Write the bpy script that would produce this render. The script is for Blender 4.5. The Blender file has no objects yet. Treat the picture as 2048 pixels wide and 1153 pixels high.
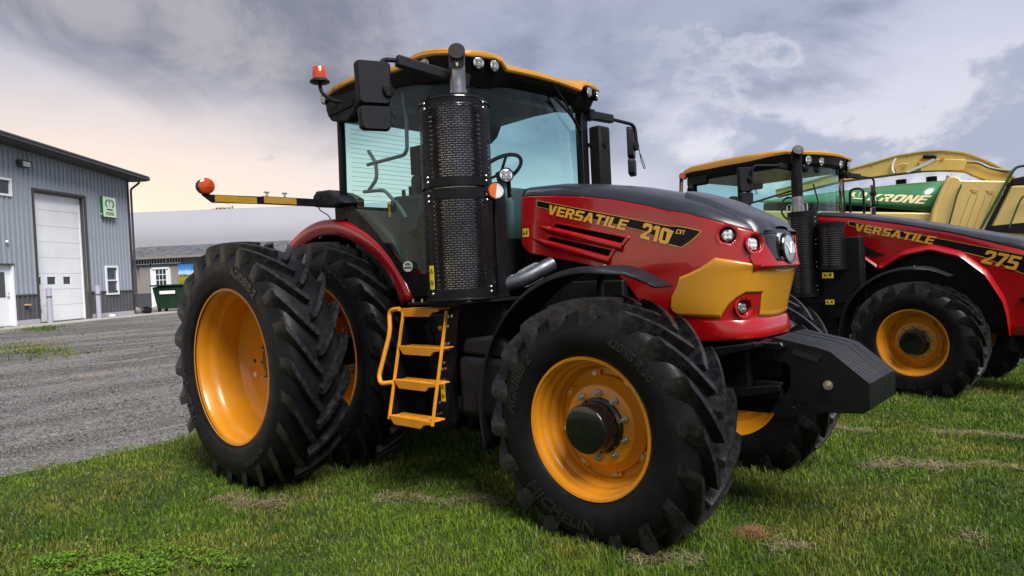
import bpy, bmesh, math, random
import numpy as np
from mathutils import Vector, Matrix

random.seed(7); RNG = np.random.default_rng(11)
scn = bpy.context.scene
COL = scn.collection
R = math.radians

# ---------------------------------------------------------------- camera
cam_d = bpy.data.cameras.new('camera'); cam = bpy.data.objects.new('camera', cam_d); COL.objects.link(cam)
yaw, pitch, roll = 2.303175, -0.020291, 0.046402
fw = Vector((math.cos(pitch)*math.cos(yaw), math.cos(pitch)*math.sin(yaw), math.sin(pitch)))
rt = Vector((math.sin(yaw), -math.cos(yaw), 0)); up = rt.cross(fw)
r2 = rt*math.cos(roll) - up*math.sin(roll); u2 = rt*math.sin(roll) + up*math.cos(roll)
CAMP = Vector((5.217933, -4.223541, 1.544322))
cam.matrix_world = Matrix(((r2.x, u2.x, -fw.x, CAMP.x), (r2.y, u2.y, -fw.y, CAMP.y), (r2.z, u2.z, -fw.z, CAMP.z), (0, 0, 0, 1)))
cam_d.sensor_width = 36.0; cam_d.lens = 1385.08/2048*36.0; cam_d.clip_start = 0.05; cam_d.clip_end = 3000
scn.camera = cam
# ---------------------------------------------------------------- world: evening sky with broken cloud
SUN_AZ = yaw - R(150)         # direction of the added sky-fill lamp, measured in XY from +X
SUN_EL = R(52)
EXPO = 1.0; SKYK = 0.57
SKY_EL = SUN_EL
sund = Vector((math.cos(SUN_AZ)*math.cos(SUN_EL), math.sin(SUN_AZ)*math.cos(SUN_EL), math.sin(SUN_EL)))
world = bpy.data.worlds.new('World'); scn.world = world; world.use_nodes = True
wt = world.node_tree; wt.nodes.clear()
def wn(t, **k):
    n = wt.nodes.new(t)
    for a, b in k.items(): setattr(n, a, b)
    return n
def wl(a, b): wt.links.new(a, b)
def wmath(op, a, b=None, c=None, clamp=False):
    n = wn('ShaderNodeMath', operation=op); n.use_clamp = clamp
    for i, v in enumerate((a, b, c)):
        if v is None: continue
        if isinstance(v, (int, float)): n.inputs[i].default_value = v
        else: wl(v, n.inputs[i])
    return n.outputs[0]
def wmix(f, a, b):
    n = wn('ShaderNodeMix', data_type='RGBA')
    for i, v in zip((0, 6, 7), (f, a, b)):
        if isinstance(v, (int, float)): n.inputs[i].default_value = v
        elif isinstance(v, tuple): n.inputs[i].default_value = (*v, 1)
        else: wl(v, n.inputs[i])
    return n.outputs[2]
def wramp(x, a, b):
    n = wn('ShaderNodeMapRange', interpolation_type='SMOOTHSTEP'); wl(x, n.inputs[0]); n.inputs[1].default_value = a; n.inputs[2].default_value = b
    return n.outputs[0]
tc = wn('ShaderNodeTexCoord'); sep = wn('ShaderNodeSeparateXYZ'); wl(tc.outputs['Generated'], sep.inputs[0])
dz = wmath('MAXIMUM', sep.outputs[2], 0.0)
den = wmath('ADD', dz, 0.16)
cx = wmath('DIVIDE', sep.outputs[0], den); cy = wmath('DIVIDE', sep.outputs[1], den)
cmb = wn('ShaderNodeCombineXYZ'); wl(cx, cmb.inputs[0]); wl(cy, cmb.inputs[1])
def wnoise(scale, detail, rough, dist, off, src=None):
    mp = wn('ShaderNodeMapping'); wl(src or cmb.outputs[0], mp.inputs[0]); mp.inputs['Location'].default_value = off
    n = wn('ShaderNodeTexNoise'); wl(mp.outputs[0], n.inputs['Vector']); n.inputs['Scale'].default_value = scale
    n.inputs['Detail'].default_value = detail; n.inputs['Roughness'].default_value = rough; n.inputs['Distortion'].default_value = dist
    return n.outputs['Fac']
sky = wn('ShaderNodeTexSky', sky_type='NISHITA'); sky.sun_disc = False; sky.sun_elevation = SKY_EL
sky.sun_rotation = math.pi/2 - SUN_AZ; sky.dust_density = 2.0; sky.air_density = 1.2
skyc = wn('ShaderNodeMix', data_type='RGBA', blend_type='MULTIPLY'); skyc.inputs[0].default_value = 1.0
wl(sky.outputs[0], skyc.inputs[6]); skyc.inputs[7].default_value = (0.075, 0.075, 0.075, 1)
# where the sky is looked at: lateral position (towards the right of the standpoint's view) and height
lat = wmath('ADD', wmath('MULTIPLY', sep.outputs[0], rt.x), wmath('MULTIPLY', sep.outputs[1], rt.y))
glow = wramp(lat, 0.15, -0.55)                    # the low evening glow lies to the left
el = sep.outputs[2]
low = wramp(el, 0.36, 0.03)                       # 1 near the horizon
# thin bright overcast
v_n = wnoise(0.5, 6, 0.55, 0.5, (3.1, 1.7, 0))
hi_col = wmix(wramp(v_n, 0.35, 0.65), (0.42, 0.455, 0.595), (0.55, 0.58, 0.72))
hor_col = wmix(glow, (0.74, 0.725, 0.80), (1.14, 0.885, 0.645))
veil_col = wmix(low, hi_col, hor_col)
c1 = wmix(wmath('ADD', wmath('MULTIPLY', wramp(v_n, 0.28, 0.50), 0.25), 0.72), skyc.outputs[2], veil_col)
# heavy grey bank over the left, its ragged underside above the glow
pv = wn('ShaderNodeCombineXYZ'); wl(sep.outputs[0], pv.inputs[0]); wl(sep.outputs[1], pv.inputs[1]); wl(wmath('MULTIPLY', el, 1.45), pv.inputs[2])
k_n = wnoise(2.1, 9, 0.55, 0.6, (2.4, 6.6, 1.0), pv.outputs[0]); k_f = wnoise(5.5, 8, 0.6, 0.4, (0.4, 9.6, 2.0), pv.outputs[0])
edge = wmath('ADD', el, wmath('MULTIPLY', wmath('SUBTRACT', k_n, 0.5), 0.55))
bank = wmath('MULTIPLY', wramp(edge, 0.205, 0.33), wmath('MAXIMUM', wramp(lat, 0.05, -0.22), wmath('MULTIPLY', wramp(el, 0.26, 0.44), 0.55)))
bank_col = wmix(wramp(k_f, 0.38, 0.64), (0.20, 0.215, 0.28), (0.39, 0.38, 0.425))
c2 = wmix(wmath('MULTIPLY', bank, 0.96), c1, bank_col)
# grey-blue masses to the right
d_n = wnoise(1.9, 9, 0.56, 0.4, (5.2, 8.9, 0.7), pv.outputs[0]); d_m = wmath('MULTIPLY', wramp(d_n, 0.45, 0.585), wramp(lat, -0.20, 0.05))
d_m = wmath('MULTIPLY', d_m, wramp(el, 0.10, 0.20))
c3 = wmix(wmath('MULTIPLY', d_m, 0.85), c2, wmix(wramp(k_f, 0.35, 0.65), (0.19, 0.23, 0.335), (0.36, 0.40, 0.51)))
# cumulus low on the right with lit rims
q_n = wnoise(4.6, 10, 0.58, 0.2, (1.2, 5.0, 0.4), pv.outputs[0])
top = wmath('SUBTRACT', q_n, wmath('MULTIPLY', wmath('ABSOLUTE', wmath('SUBTRACT', el, 0.135)), 1.1))
cum = wmath('MULTIPLY', wramp(top, 0.37, 0.43), wramp(lat, 0.10, 0.36))
c4a = wmix(wmath('MULTIPLY', cum, 0.85), c3, wmix(wramp(top, 0.38, 0.48), (0.66, 0.66, 0.73), (0.33, 0.38, 0.50)))
# small dark and bright flecks in the glow
p_n = wnoise(7.0, 8, 0.55, 0.2, (3.3, 1.0, 5.4), pv.outputs[0]); p_m = wmath('MULTIPLY', wramp(p_n, 0.62, 0.70), wramp(el, 0.24, 0.10))
c4b = wmix(wmath('MULTIPLY', p_m, 0.6), c4a, wmix(glow, (0.80, 0.80, 0.84), (1.12, 0.92, 0.64)))
f_n = wnoise(8.0, 8, 0.6, 0.3, (9.3, 4.0, 0.4), pv.outputs[0]); f_m = wmath('MULTIPLY', wramp(f_n, 0.64, 0.72), wramp(el, 0.30, 0.16))
c4 = wmix(wmath('MULTIPLY', f_m, 0.55), c4b, (0.36, 0.35, 0.38))
c5 = wn('ShaderNodeMix', data_type='RGBA', blend_type='MULTIPLY'); c5.inputs[0].default_value = 1.0; wl(c4, c5.inputs[6]); c5.inputs[7].default_value = (10*SKYK, 10*SKYK, 10*SKYK, 1)
bg = wn('ShaderNodeBackground'); wl(c5.outputs[2], bg.inputs[0]); bg.inputs[1].default_value = 0.1
wo = wn('ShaderNodeOutputWorld'); wl(bg.outputs[0], wo.inputs[0])
# ---------------------------------------------------------------- added soft lamp standing in for bright sky behind right
sl = bpy.data.lights.new('sun', 'SUN'); sl.energy = 3.0; sl.angle = R(30); sl.color = (1.0, 0.965, 0.93)
so = bpy.data.objects.new('sun', sl); COL.objects.link(so); so.rotation_euler = sund.to_track_quat('Z', 'Y').to_euler()
scn.view_settings.view_transform = 'Standard'; scn.view_settings.look = 'None'; scn.view_settings.gamma = 1.0
scn.view_settings.exposure = EXPO; scn.view_settings.use_curve_mapping = False
scn.cycles.max_bounces = 8; scn.cycles.transparent_max_bounces = 16; scn.cycles.use_denoising = True

# ---------------------------------------------------------------- materials
MATS = {}
def mat(name, col, rough=0.5, metal=0.0, coat=0.0, var=0.0, vscale=6.0, bump=0.0, bscale=40.0, rvar=0.0, spec=0.5, dirt=None, dscale=3.0, damt=0.0, alpha=None):
    m = bpy.data.materials.new(name); m.use_nodes = True; nt = m.node_tree
    b = nt.nodes['Principled BSDF']; b.inputs['Base Color'].default_value = (*col, 1); b.inputs['Roughness'].default_value = rough
    b.inputs['Metallic'].default_value = metal; b.inputs['Coat Weight'].default_value = coat; b.inputs['Coat Roughness'].default_value = 0.04
    b.inputs['Specular IOR Level'].default_value = spec
    t = nt.nodes.new('ShaderNodeTexCoord')
    def nz(s, det=6, ro=0.6):
        n = nt.nodes.new('ShaderNodeTexNoise'); n.inputs['Scale'].default_value = s; n.inputs['Detail'].default_value = det; n.inputs['Roughness'].default_value = ro
        nt.links.new(t.outputs['Object'], n.inputs['Vector']); return n.outputs['Fac']
    def mr(x, a, b_, c, d):
        n = nt.nodes.new('ShaderNodeMapRange'); nt.links.new(x, n.inputs[0])
        for i, v in enumerate((a, b_, c, d)): n.inputs[i+1].default_value = v
        return n.outputs[0]
    cur = None
    if var > 0:
        x = nt.nodes.new('ShaderNodeMix'); x.data_type = 'RGBA'; nt.links.new(mr(nz(vscale), 0.3, 0.7, 0, 1), x.inputs[0])
        x.inputs[6].default_value = (*[max(0, c*(1-var)) for c in col], 1); x.inputs[7].default_value = (*[min(1, c*(1+var)) for c in col], 1); cur = x.outputs[2]
    if dirt is not None:
        x = nt.nodes.new('ShaderNodeMix'); x.data_type = 'RGBA'; nt.links.new(mr(nz(dscale, 8, 0.68), 0.45, 0.75, 0, damt), x.inputs[0])
        if cur: nt.links.new(cur, x.inputs[6])
        else: x.inputs[6].default_value = (*col, 1)
        x.inputs[7].default_value = (*dirt, 1); cur = x.outputs[2]
    if cur: nt.links.new(cur, b.inputs['Base Color'])
    if rvar > 0: nt.links.new(mr(nz(vscale*1.7), 0.3, 0.7, max(0, rough-rvar), min(1, rough+rvar)), b.inputs['Roughness'])
    if bump > 0:
        bp = nt.nodes.new('ShaderNodeBump'); bp.inputs['Strength'].default_value = bump; bp.inputs['Distance'].default_value = 0.01
        nt.links.new(nz(bscale), bp.inputs['Height']); nt.links.new(bp.outputs[0], b.inputs['Normal'])
    MATS[name] = m; return m
def glassmat(name, tint, ior=1.45, rough=0.0, base=0.0):
    m = bpy.data.materials.new(name); m.use_nodes = True; nt = m.node_tree; nt.nodes.clear()
    o = nt.nodes.new('ShaderNodeOutputMaterial'); tr = nt.nodes.new('ShaderNodeBsdfTransparent'); tr.inputs[0].default_value = (*tint, 1)
    gl = nt.nodes.new('ShaderNodeBsdfGlossy'); gl.inputs['Roughness'].default_value = rough; gl.inputs[0].default_value = (0.85, 0.95, 1, 1)
    fr = nt.nodes.new('ShaderNodeLayerWeight'); fr.inputs[0].default_value = 0.5
    pw = nt.nodes.new('ShaderNodeMath'); pw.operation = 'POWER'; pw.inputs[1].default_value = 4.0; nt.links.new(fr.outputs['Facing'], pw.inputs[0])
    ad = nt.nodes.new('ShaderNodeMath'); ad.operation = 'MULTIPLY_ADD'; ad.inputs[1].default_value = 0.9-base; ad.inputs[2].default_value = base; ad.use_clamp = True; nt.links.new(pw.outputs[0], ad.inputs[0])
    mx = nt.nodes.new('ShaderNodeMixShader'); nt.links.new(ad.outputs[0], mx.inputs[0]); nt.links.new(tr.outputs[0], mx.inputs[1]); nt.links.new(gl.outputs[0], mx.inputs[2])
    nt.links.new(mx.outputs[0], o.inputs[0]); MATS[name] = m; return m
mat('red', (0.31, 0.002, 0.005), 0.27, 0, 0.65, var=0.06, vscale=2.0, rvar=0.05)
mat('gold', (0.50, 0.225, 0.016), 0.30, 0, 0.5, var=0.06, vscale=3, rvar=0.06)  # same paint as the rims, base colour darkened for the lesser light there
mat('rim', (0.62, 0.235, 0.006), 0.36, 0, 0.35, var=0.06, vscale=4, rvar=0.07, dirt=(0.30, 0.17, 0.05), dscale=7, damt=0.25)
mat('step', (0.62, 0.24, 0.008), 0.45, var=0.08, vscale=9, rvar=0.1, dirt=(0.28, 0.17, 0.06), dscale=12, damt=0.3)
mat('black', (0.0065, 0.0065, 0.008), 0.42, var=0.3, vscale=9, rvar=0.12, spec=0.16)
mat('blackgloss', (0.005, 0.005, 0.006), 0.16, 0, 0.4, rvar=0.06)
mat('hoodblack', (0.017, 0.019, 0.027), 0.34, 0, 0.15, var=0.15, vscale=4, rvar=0.06, bump=0.03, bscale=400, spec=0.5)
mat('blackmatte', (0.008, 0.008, 0.009), 0.62, var=0.3, vscale=14, rvar=0.12, bump=0.08, bscale=90, spec=0.16)
mat('plastic', (0.012, 0.0125, 0.016), 0.52, var=0.2, vscale=12, rvar=0.1, bump=0.06, bscale=300, spec=0.16)
mat('rubber', (0.0052, 0.0055, 0.0068), 0.42, var=0.3, vscale=8, rvar=0.12, bump=0.10, bscale=70, dirt=(0.016, 0.016, 0.017), dscale=6, damt=0.5, spec=0.16)
mat('lugrubber', (0.0058, 0.0064, 0.0082), 0.34, var=0.35, vscale=20, rvar=0.10, bump=0.15, bscale=60, dirt=(0.045, 0.043, 0.041), dscale=22, damt=0.7, spec=0.34)
mat('letter', (0.010, 0.010, 0.0115), 0.35, rvar=0.1)
mat('elbow', (0.10, 0.105, 0.12), 0.42, 0.8, var=0.3, vscale=9, rvar=0.12); mat('sootblack', (0.003, 0.003, 0.003), 0.8); mat('weight', (0.0045, 0.005, 0.0065), 0.40, 0.0, 0.0, spec=0.25, var=0.2, vscale=20, rvar=0.1, bump=0.12, bscale=250)
mat('wellgrey', (0.016, 0.018, 0.025), 0.42, var=0.2, vscale=8, rvar=0.1)
mat('chalk', (0.45, 0.43, 0.40), 0.8)
mat('steel', (0.55, 0.55, 0.56), 0.28, 1.0, var=0.15, vscale=20, rvar=0.1)
mat('pipe', (0.30, 0.31, 0.335), 0.34, 1.0, var=0.3, vscale=9, rvar=0.12, dirt=(0.20, 0.16, 0.13), dscale=6, damt=0.5)
mat('heatshield', (0.50, 0.50, 0.52), 0.26, 1.0, var=0.25, vscale=10, rvar=0.12)
mat('zinc', (0.60, 0.57, 0.48), 0.32, 1.0)
mat('lens', (0.62, 0.66, 0.70), 0.08, 0.1, 0.8, var=0.1, vscale=60)
mat('lensled', (0.30, 0.32, 0.30), 0.12, 0.7, 0.8, var=0.4, vscale=50)
mat('amber', (0.52, 0.11, 0.008), 0.12, 0, 0.8, var=0.1, vscale=40)
mat('amberred', (0.42, 0.045, 0.006), 0.14, 0, 0.8, var=0.15, vscale=40)
mat('reflector', (0.33, 0.175, 0.012), 0.3, 0, 0.5, var=0.1, vscale=50)
mat('silver', (0.46, 0.52, 0.56), 0.22, 0.55, 0.3)
mat('railgrey', (0.10, 0.125, 0.135), 0.5); mat('sticker', (0.80, 0.58, 0.01), 0.5); mat('stickerink', (0.02, 0.02, 0.02), 0.6)
mat('stickgreen', (0.10, 0.30, 0.10), 0.5); mat('white', (0.78, 0.78, 0.80), 0.45); mat('decalblack', (0.004, 0.004, 0.005), 0.35, 0, 0.0, spec=0.2)
mat('decalgold', (0.66, 0.35, 0.035), 0.35, 0, 0.5)
mat('seatgrey', (0.035, 0.04, 0.045), 0.75, var=0.15); mat('trimgrey', (0.03, 0.036, 0.04), 0.6, var=0.1); mat('trimlight', (0.009, 0.013, 0.014), 0.6, var=0.1)
mat('liner', (0.07, 0.08, 0.085), 0.8)
glassmat('glass', (0.72, 0.94, 0.92), 1.5, base=0.026)
glassmat('glassdark', (0.40, 0.55, 0.56), 1.5, base=0.13)
mat('windowdark', (0.012, 0.014, 0.016), 0.06, 0, 0.6)

# ---------------------------------------------------------------- geometry helpers
class G:
    def __init__(s): s.v = []; s.f = []
    def add(s, vs, fs, M=None):
        b = len(s.v); s.v += [tuple(M @ Vector(v)) if M else tuple(v) for v in vs]; s.f += [tuple(i+b for i in f) for f in fs]; return s
    def box(s, c, d, M=None):
        x, y, z = c; a, b, h = d[0]/2, d[1]/2, d[2]/2
        vs = [(x+i*a, y+j*b, z+k*h) for i in (-1, 1) for j in (-1, 1) for k in (-1, 1)]
        return s.add(vs, [(0, 1, 3, 2), (4, 6, 7, 5), (0, 4, 5, 1), (2, 3, 7, 6), (0, 2, 6, 4), (1, 5, 7, 3)], M)
    def prism(s, poly, ax, a, b, M=None):
        n = len(poly)
        def P(q, h): return {'y': (q[0], h, q[1]), 'x': (h, q[0], q[1]), 'z': (q[0], q[1], h)}[ax]
        return s.add([P(q, a) for q in poly]+[P(q, b) for q in poly], [tuple(range(n)), tuple(range(2*n-1, n-1, -1))]+[(i, i+n, (i+1) % n+n, (i+1) % n) for i in range(n)], M)
    def cyl(s, p0, p1, r0, r1=None, n=16, caps=True):
        r1 = r0 if r1 is None else r1; return s.sweep([p0, p1], [r0, r1], n, caps)
    def sweep(s, pts, r, n=10, caps=True, sq=None):
        pts = [Vector(p) for p in pts]; m = len(pts)
        if not isinstance(r, (list, tuple)): r = [r]*m
        T = [(pts[min(i+1, m-1)]-pts[max(i-1, 0)]).normalized() for i in range(m)]
        a = Vector((0, 0, 1)) if abs(T[0].z) < 0.9 else Vector((0, 1, 0))
        N = (a - T[0]*a.dot(T[0])).normalized(); vs = []
        for i in range(m):
            N = (N - T[i]*N.dot(T[i])).normalized(); B = T[i].cross(N)
            for k in range(n):
                if sq: q = [(1, 1), (-1, 1), (-1, -1), (1, -1)][k]; vs.append(pts[i]+N*q[0]*sq[0]+B*q[1]*sq[1])
                else: t = 2*math.pi*k/n; vs.append(pts[i]+(N*math.cos(t)+B*math.sin(t))*r[i])
        fs = [(i*n+k, i*n+(k+1) % n, (i+1)*n+(k+1) % n, (i+1)*n+k) for i in range(m-1) for k in range(n)]
        if caps: fs += [tuple(range(n))[::-1], tuple((m-1)*n+k for k in range(n))]
        return s.add(vs, fs)
    def bar(s, p0, p1, w, h): return s.sweep([p0, p1], 1, 4, True, (h/2, w/2))
    def lathe(s, prof, n=48, M=None, cap=False):
        m = len(prof); vs = [(r*math.cos(2*math.pi*k/n), h, r*math.sin(2*math.pi*k/n)) for r, h in prof for k in range(n)]
        fs = [(i*n+k, (i+1)*n+k, (i+1)*n+(k+1) % n, i*n+(k+1) % n) for i in range(m-1) for k in range(n)]
        if cap: fs += [tuple(range(n)), tuple((m-1)*n+k for k in range(n))[::-1]]
        return s.add(vs, fs, M)
    def grid(s, P, flip=False):
        a = len(P); b = len(P[0]); vs = [q for row in P for q in row]
        fs = [(i*b+j, (i+1)*b+j, (i+1)*b+j+1, i*b+j+1) for i in range(a-1) for j in range(b-1)]
        return s.add(vs, [f[::-1] for f in fs] if flip else fs)
    def ball(s, c, r, n=12, sc=(1, 1, 1)):
        vs = []; m = n//2
        for i in range(m+1):
            a = math.pi*i/m
            for k in range(n): t = 2*math.pi*k/n; vs.append((c[0]+r*sc[0]*math.sin(a)*math.cos(t), c[1]+r*sc[1]*math.sin(a)*math.sin(t), c[2]+r*sc[2]*math.cos(a)))
        return s.add(vs, [(i*n+k, (i+1)*n+k, (i+1)*n+(k+1) % n, i*n+(k+1) % n) for i in range(m) for k in range(n)])
    def mirror(s):
        n = len(s.v); s.v += [(x, -y, z) for x, y, z in s.v]; s.f += [tuple(i+n for i in f)[::-1] for f in s.f]; return s
    def mesh(s, name, m, smooth=35):
        me = bpy.data.meshes.new(name); me.from_pydata([tuple(v) for v in s.v], [], s.f)
        bm = bmesh.new(); bm.from_mesh(me); bmesh.ops.remove_doubles(bm, verts=bm.verts, dist=1e-5); bmesh.ops.recalc_face_normals(bm, faces=bm.faces); bm.to_mesh(me); bm.free()
        if smooth:
            me.polygons.foreach_set('use_smooth', [True]*len(me.polygons)); me.set_sharp_from_angle(angle=R(smooth))
        me.materials.append(MATS[m] if isinstance(m, str) else m); return me
    def build(s, name, m, parent=None, bev=0, smooth=35, solid=0, loc=None, label=None):
        o = bpy.data.objects.new(name, s.mesh(name, m, smooth)); COL.objects.link(o); o.parent = parent
        if loc is not None: o.location = loc
        if solid:
            k = o.modifiers.new('s', 'SOLIDIFY'); k.thickness = solid; k.offset = -1
        if bev:
            k = o.modifiers.new('b', 'BEVEL'); k.width = bev; k.segments = 2; k.limit_method = 'ANGLE'; k.angle_limit = R(38); k.harden_normals = False
        if label: o['label'] = label
        return o
def thing(name, label, cat, loc=(0, 0, 0), rz=0.0, group=None):
    o = bpy.data.objects.new(name, None); COL.objects.link(o); o.location = loc; o.rotation_euler = (0, 0, rz); o['label'] = label; o['category'] = cat
    if group: o['group'] = group
    return o
def tag(o, label, cat, group=None):
    o['label'] = label; o['category'] = cat
    if group: o['group'] = group
    return o
def struct(o, kind='structure'): o['kind'] = kind; return o
def copyobj(o, parent, loc=None, M=None):
    c = o.copy(); COL.objects.link(c); c.parent = parent
    if loc is not None: c.location = loc
    return c
def curve(pts, n=6):
    P = [Vector(p) for p in pts]; P = [P[0]*2-P[1]]+P+[P[-1]*2-P[-2]]; out = []
    for i in range(1, len(P)-2):
        for k in range(n):
            t = k/n; a, b, c, d = P[i-1:i+3]
            out.append(0.5*((2*b)+(c-a)*t+(2*a-5*b+4*c-d)*t*t+(3*b-a-3*c+d)*t*t*t))
    return out+[P[-2]]
def fillet(pts, r, n=5):
    P = [Vector(p) for p in pts]; out = [P[0]]
    for i in range(1, len(P)-1):
        a, b, c = P[i-1:i+2]; q = min(r, (a-b).length*.45, (c-b).length*.45); s_ = b+(a-b).normalized()*q; e = b+(c-b).normalized()*q
        for k in range(n+1): t = k/n; out.append(s_*(1-t)**2+b*2*t*(1-t)+e*t*t)
    return out+[P[-1]]
_tx = {}
def text(s, extrude=0.0, shear=0.0, bold=0.0, spacing=1.0):
    """unit-box text: verts normalised to 0..1 in x and y, z = 0..1 through the thickness"""
    key = (s, shear, bold, spacing)
    if key not in _tx:
        cu = bpy.data.curves.new('t', 'FONT'); cu.body = s; cu.shear = shear; cu.offset = bold; cu.space_character = spacing; cu.extrude = 0.05; cu.resolution_u = 3
        o = bpy.data.objects.new('t', cu); COL.objects.link(o); bpy.context.view_layer.update()
        me = o.evaluated_get(bpy.context.evaluated_depsgraph_get()).to_mesh()
        v = np.array([q.co[:] for q in me.vertices]); f = [tuple(q.vertices) for q in me.polygons]
        bpy.data.objects.remove(o); lo = v.min(0); hi = v.max(0); _tx[key] = ((v-lo)/np.maximum(hi-lo, 1e-6), f)
    return _tx[key]

# block capitals: every glyph is a set of butted polygons in a box 6 high
def _r(a, b, c, d): return [(a, b), (c, b), (c, d), (a, d)]
GL = {
 'V': (4.3, [[(0, 6), (1.5, 6), (2.15, 1.9), (2.8, 6), (4.3, 6), (3.0, 0), (1.3, 0)]]),
 'E': (3.9, [_r(0, 0, 1.35, 6), _r(1.35, 4.8, 3.9, 6), _r(1.35, 2.45, 3.6, 3.6), _r(1.35, 0, 3.9, 1.2)]),
 'R': (4.3, [_r(0, 0, 1.35, 6), [(1.35, 4.8), (1.35, 6), (3.4, 6), (4.15, 5.3), (4.15, 4.8)], [(2.8, 3.6), (2.8, 4.8), (4.15, 4.8), (4.15, 3.4), (3.6, 2.9)], [(1.35, 2.5), (1.35, 3.6), (2.8, 3.6), (3.6, 2.9), (3.2, 2.5)], [(1.9, 2.5), (3.2, 2.5), (4.3, 0), (2.85, 0)]]),
 'S': (4.0, [[(0, 4.8), (0, 5.4), (.6, 6), (4, 6), (4, 4.8)], _r(0, 3.6, 1.35, 4.8), [(.5, 2.45), (0, 2.95), (0, 3.6), (3.5, 3.6), (4, 3.1), (4, 2.45)], _r(2.65, 1.2, 4, 2.45), [(0, 0), (0, 1.2), (4, 1.2), (4, .6), (3.4, 0)]]),
 'A': (4.7, [[(0, 0), (1.45, 0), (2.35, 4.3), (2.35, 6), (1.55, 6)], [(4.7, 0), (3.25, 0), (2.35, 4.3), (2.35, 6), (3.15, 6)], [(1.712, 1.25), (2.988, 1.25), (2.758, 2.35), (1.942, 2.35)]]),
 'T': (4.2, [_r(0, 4.8, 4.2, 6), _r(1.42, 0, 2.78, 4.8)]), 'I': (1.4, [_r(0, 0, 1.4, 6)]), 'L': (3.6, [_r(0, 0, 1.35, 6), _r(1.35, 0, 3.6, 1.2)]),
 'K': (4.4, [_r(0, 0, 1.4, 6), [(1.4, 3.9), (2.5, 6), (4.2, 6), (2.6, 3.1), (4.4, 0), (2.65, 0), (1.4, 2.3)]]),
 'O': (4.4, [[(0, .8), (0, 5.2), (1.4, 4.7), (1.4, 1.3)], [(4.4, .8), (4.4, 5.2), (3.0, 4.7), (3.0, 1.3)], [(0, 5.2), (.8, 6), (3.6, 6), (4.4, 5.2), (3.0, 4.7), (1.4, 4.7)], [(0, .8), (.8, 0), (3.6, 0), (4.4, .8), (3.0, 1.3), (1.4, 1.3)]]),
 'N': (4.3, [_r(0, 0, 1.35, 6), _r(2.95, 0, 4.3, 6), [(1.35, 6), (1.35, 3.5), (2.95, 0), (2.95, 2.5)]]),
 'C': (3.9, [[(0, .8), (0, 5.2), (1.35, 4.75), (1.35, 1.25)], [(0, 5.2), (.8, 6), (3.9, 6), (3.9, 4.75), (1.35, 4.75)], [(0, .8), (.8, 0), (3.9, 0), (3.9, 1.25), (1.35, 1.25)]]),
 '1': (2.6, [_r(1.15, 0, 2.6, 6), [(0, 4.1), (1.15, 4.5), (1.15, 6), (.9, 6), (0, 5.4)]]),
 '2': (4.0, [[(0, 4.75), (0, 5.3), (.7, 6), (3.3, 6), (4, 5.3), (4, 4.75)], _r(0, 4.0, 1.35, 4.75), _r(2.65, 3.5, 4, 4.75), [(2.65, 3.5), (4, 3.5), (1.9, 1.2), (0, 1.2)], _r(0, 0, 4, 1.2)]),
 '5': (4.0, [_r(0, 4.8, 4, 6), _r(0, 3.7, 1.35, 4.8), [(0, 2.5), (0, 3.7), (3.4, 3.7), (4, 3.1), (4, 2.5)], _r(2.65, 1.2, 4, 2.5), [(0, 0), (0, 1.2), (4, 1.2), (4, .6), (3.4, 0)]]),
 '7': (4.0, [_r(0, 4.75, 4, 6), [(2.55, 4.75), (4, 4.75), (2.2, 0), (.75, 0)]]),
}
GL['0'] = (4.0, [[(0, .8), (0, 5.2), (1.35, 4.75), (1.35, 1.25)], [(4, .8), (4, 5.2), (2.65, 4.75), (2.65, 1.25)], [(0, 5.2), (.8, 6), (3.2, 6), (4, 5.2), (2.65, 4.75), (1.35, 4.75)], [(0, .8), (.8, 0), (3.2, 0), (4, .8), (2.65, 1.25), (1.35, 1.25)]])
def blocktext(s, shear=0.1, gap=0.55):
    """unit-box block lettering, finely cut so that it follows a curved panel"""
    V = []; F = []; x = 0.0
    for ch in s:
        w, polys = GL[ch]
        for p in polys:
            b = len(V); V += [(x+a+shear*y, y, 0.0) for a, y in p]; F.append(tuple(range(b, b+len(p))))
        x += w+gap
    v = np.array(V); lo = v.min(0); hi = v.max(0); v = (v-lo)/np.maximum(hi-lo, 1e-6); v[:, 2] = 0; return v, F
def quadmap(q, u, v):
    a, b, c, d = [np.array(k, float) for k in q]        # top-left, top-right, bottom-right, bottom-left
    return (d*(1-u)+c*u)*(1-v)+(a*(1-u)+b*u)*v

# ---------------------------------------------------------------- ground shape
def sst(x, a, b):
    t = np.clip((np.asarray(x, float)-a)/(b-a), 0, 1); return t*t*(3-2*t)
def gz(x, y):
    x = np.asarray(x, float); y = np.asarray(y, float)
    return 0.56*np.clip((-x-3.0)/19.0, 0, 1.0)**1.15*(1-sst(y, 40, 90)) - 0.17*sst(y, 1.6, 4.3)*sst(x, -8, -1)
def vnoise(x, y, s, seed=0):
    x = np.asarray(x)*s; y = np.asarray(y)*s; xi = np.floor(x).astype(int); yi = np.floor(y).astype(int); fx = x-xi; fy = y-yi
    def h(a, b):
        n = (a*374761393+b*668265263+seed*974634777) & 0x7fffffff; n = ((n ^ (n >> 13))*1274126177) & 0x7fffffff; return ((n ^ (n >> 16)) & 0xffff)/65535.0
    fx = fx*fx*(3-2*fx); fy = fy*fy*(3-2*fy)
    return (h(xi, yi)*(1-fx)+h(xi+1, yi)*fx)*(1-fy)+(h(xi, yi+1)*(1-fx)+h(xi+1, yi+1)*fx)*fy
def fbm(x, y, s, seed=0, o=4):
    t = 0; a = 0.5
    for k in range(o): t = t+a*vnoise(x, y, s*2**k, seed+k); a *= 0.5
    return t/(1-0.5**o)
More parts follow.
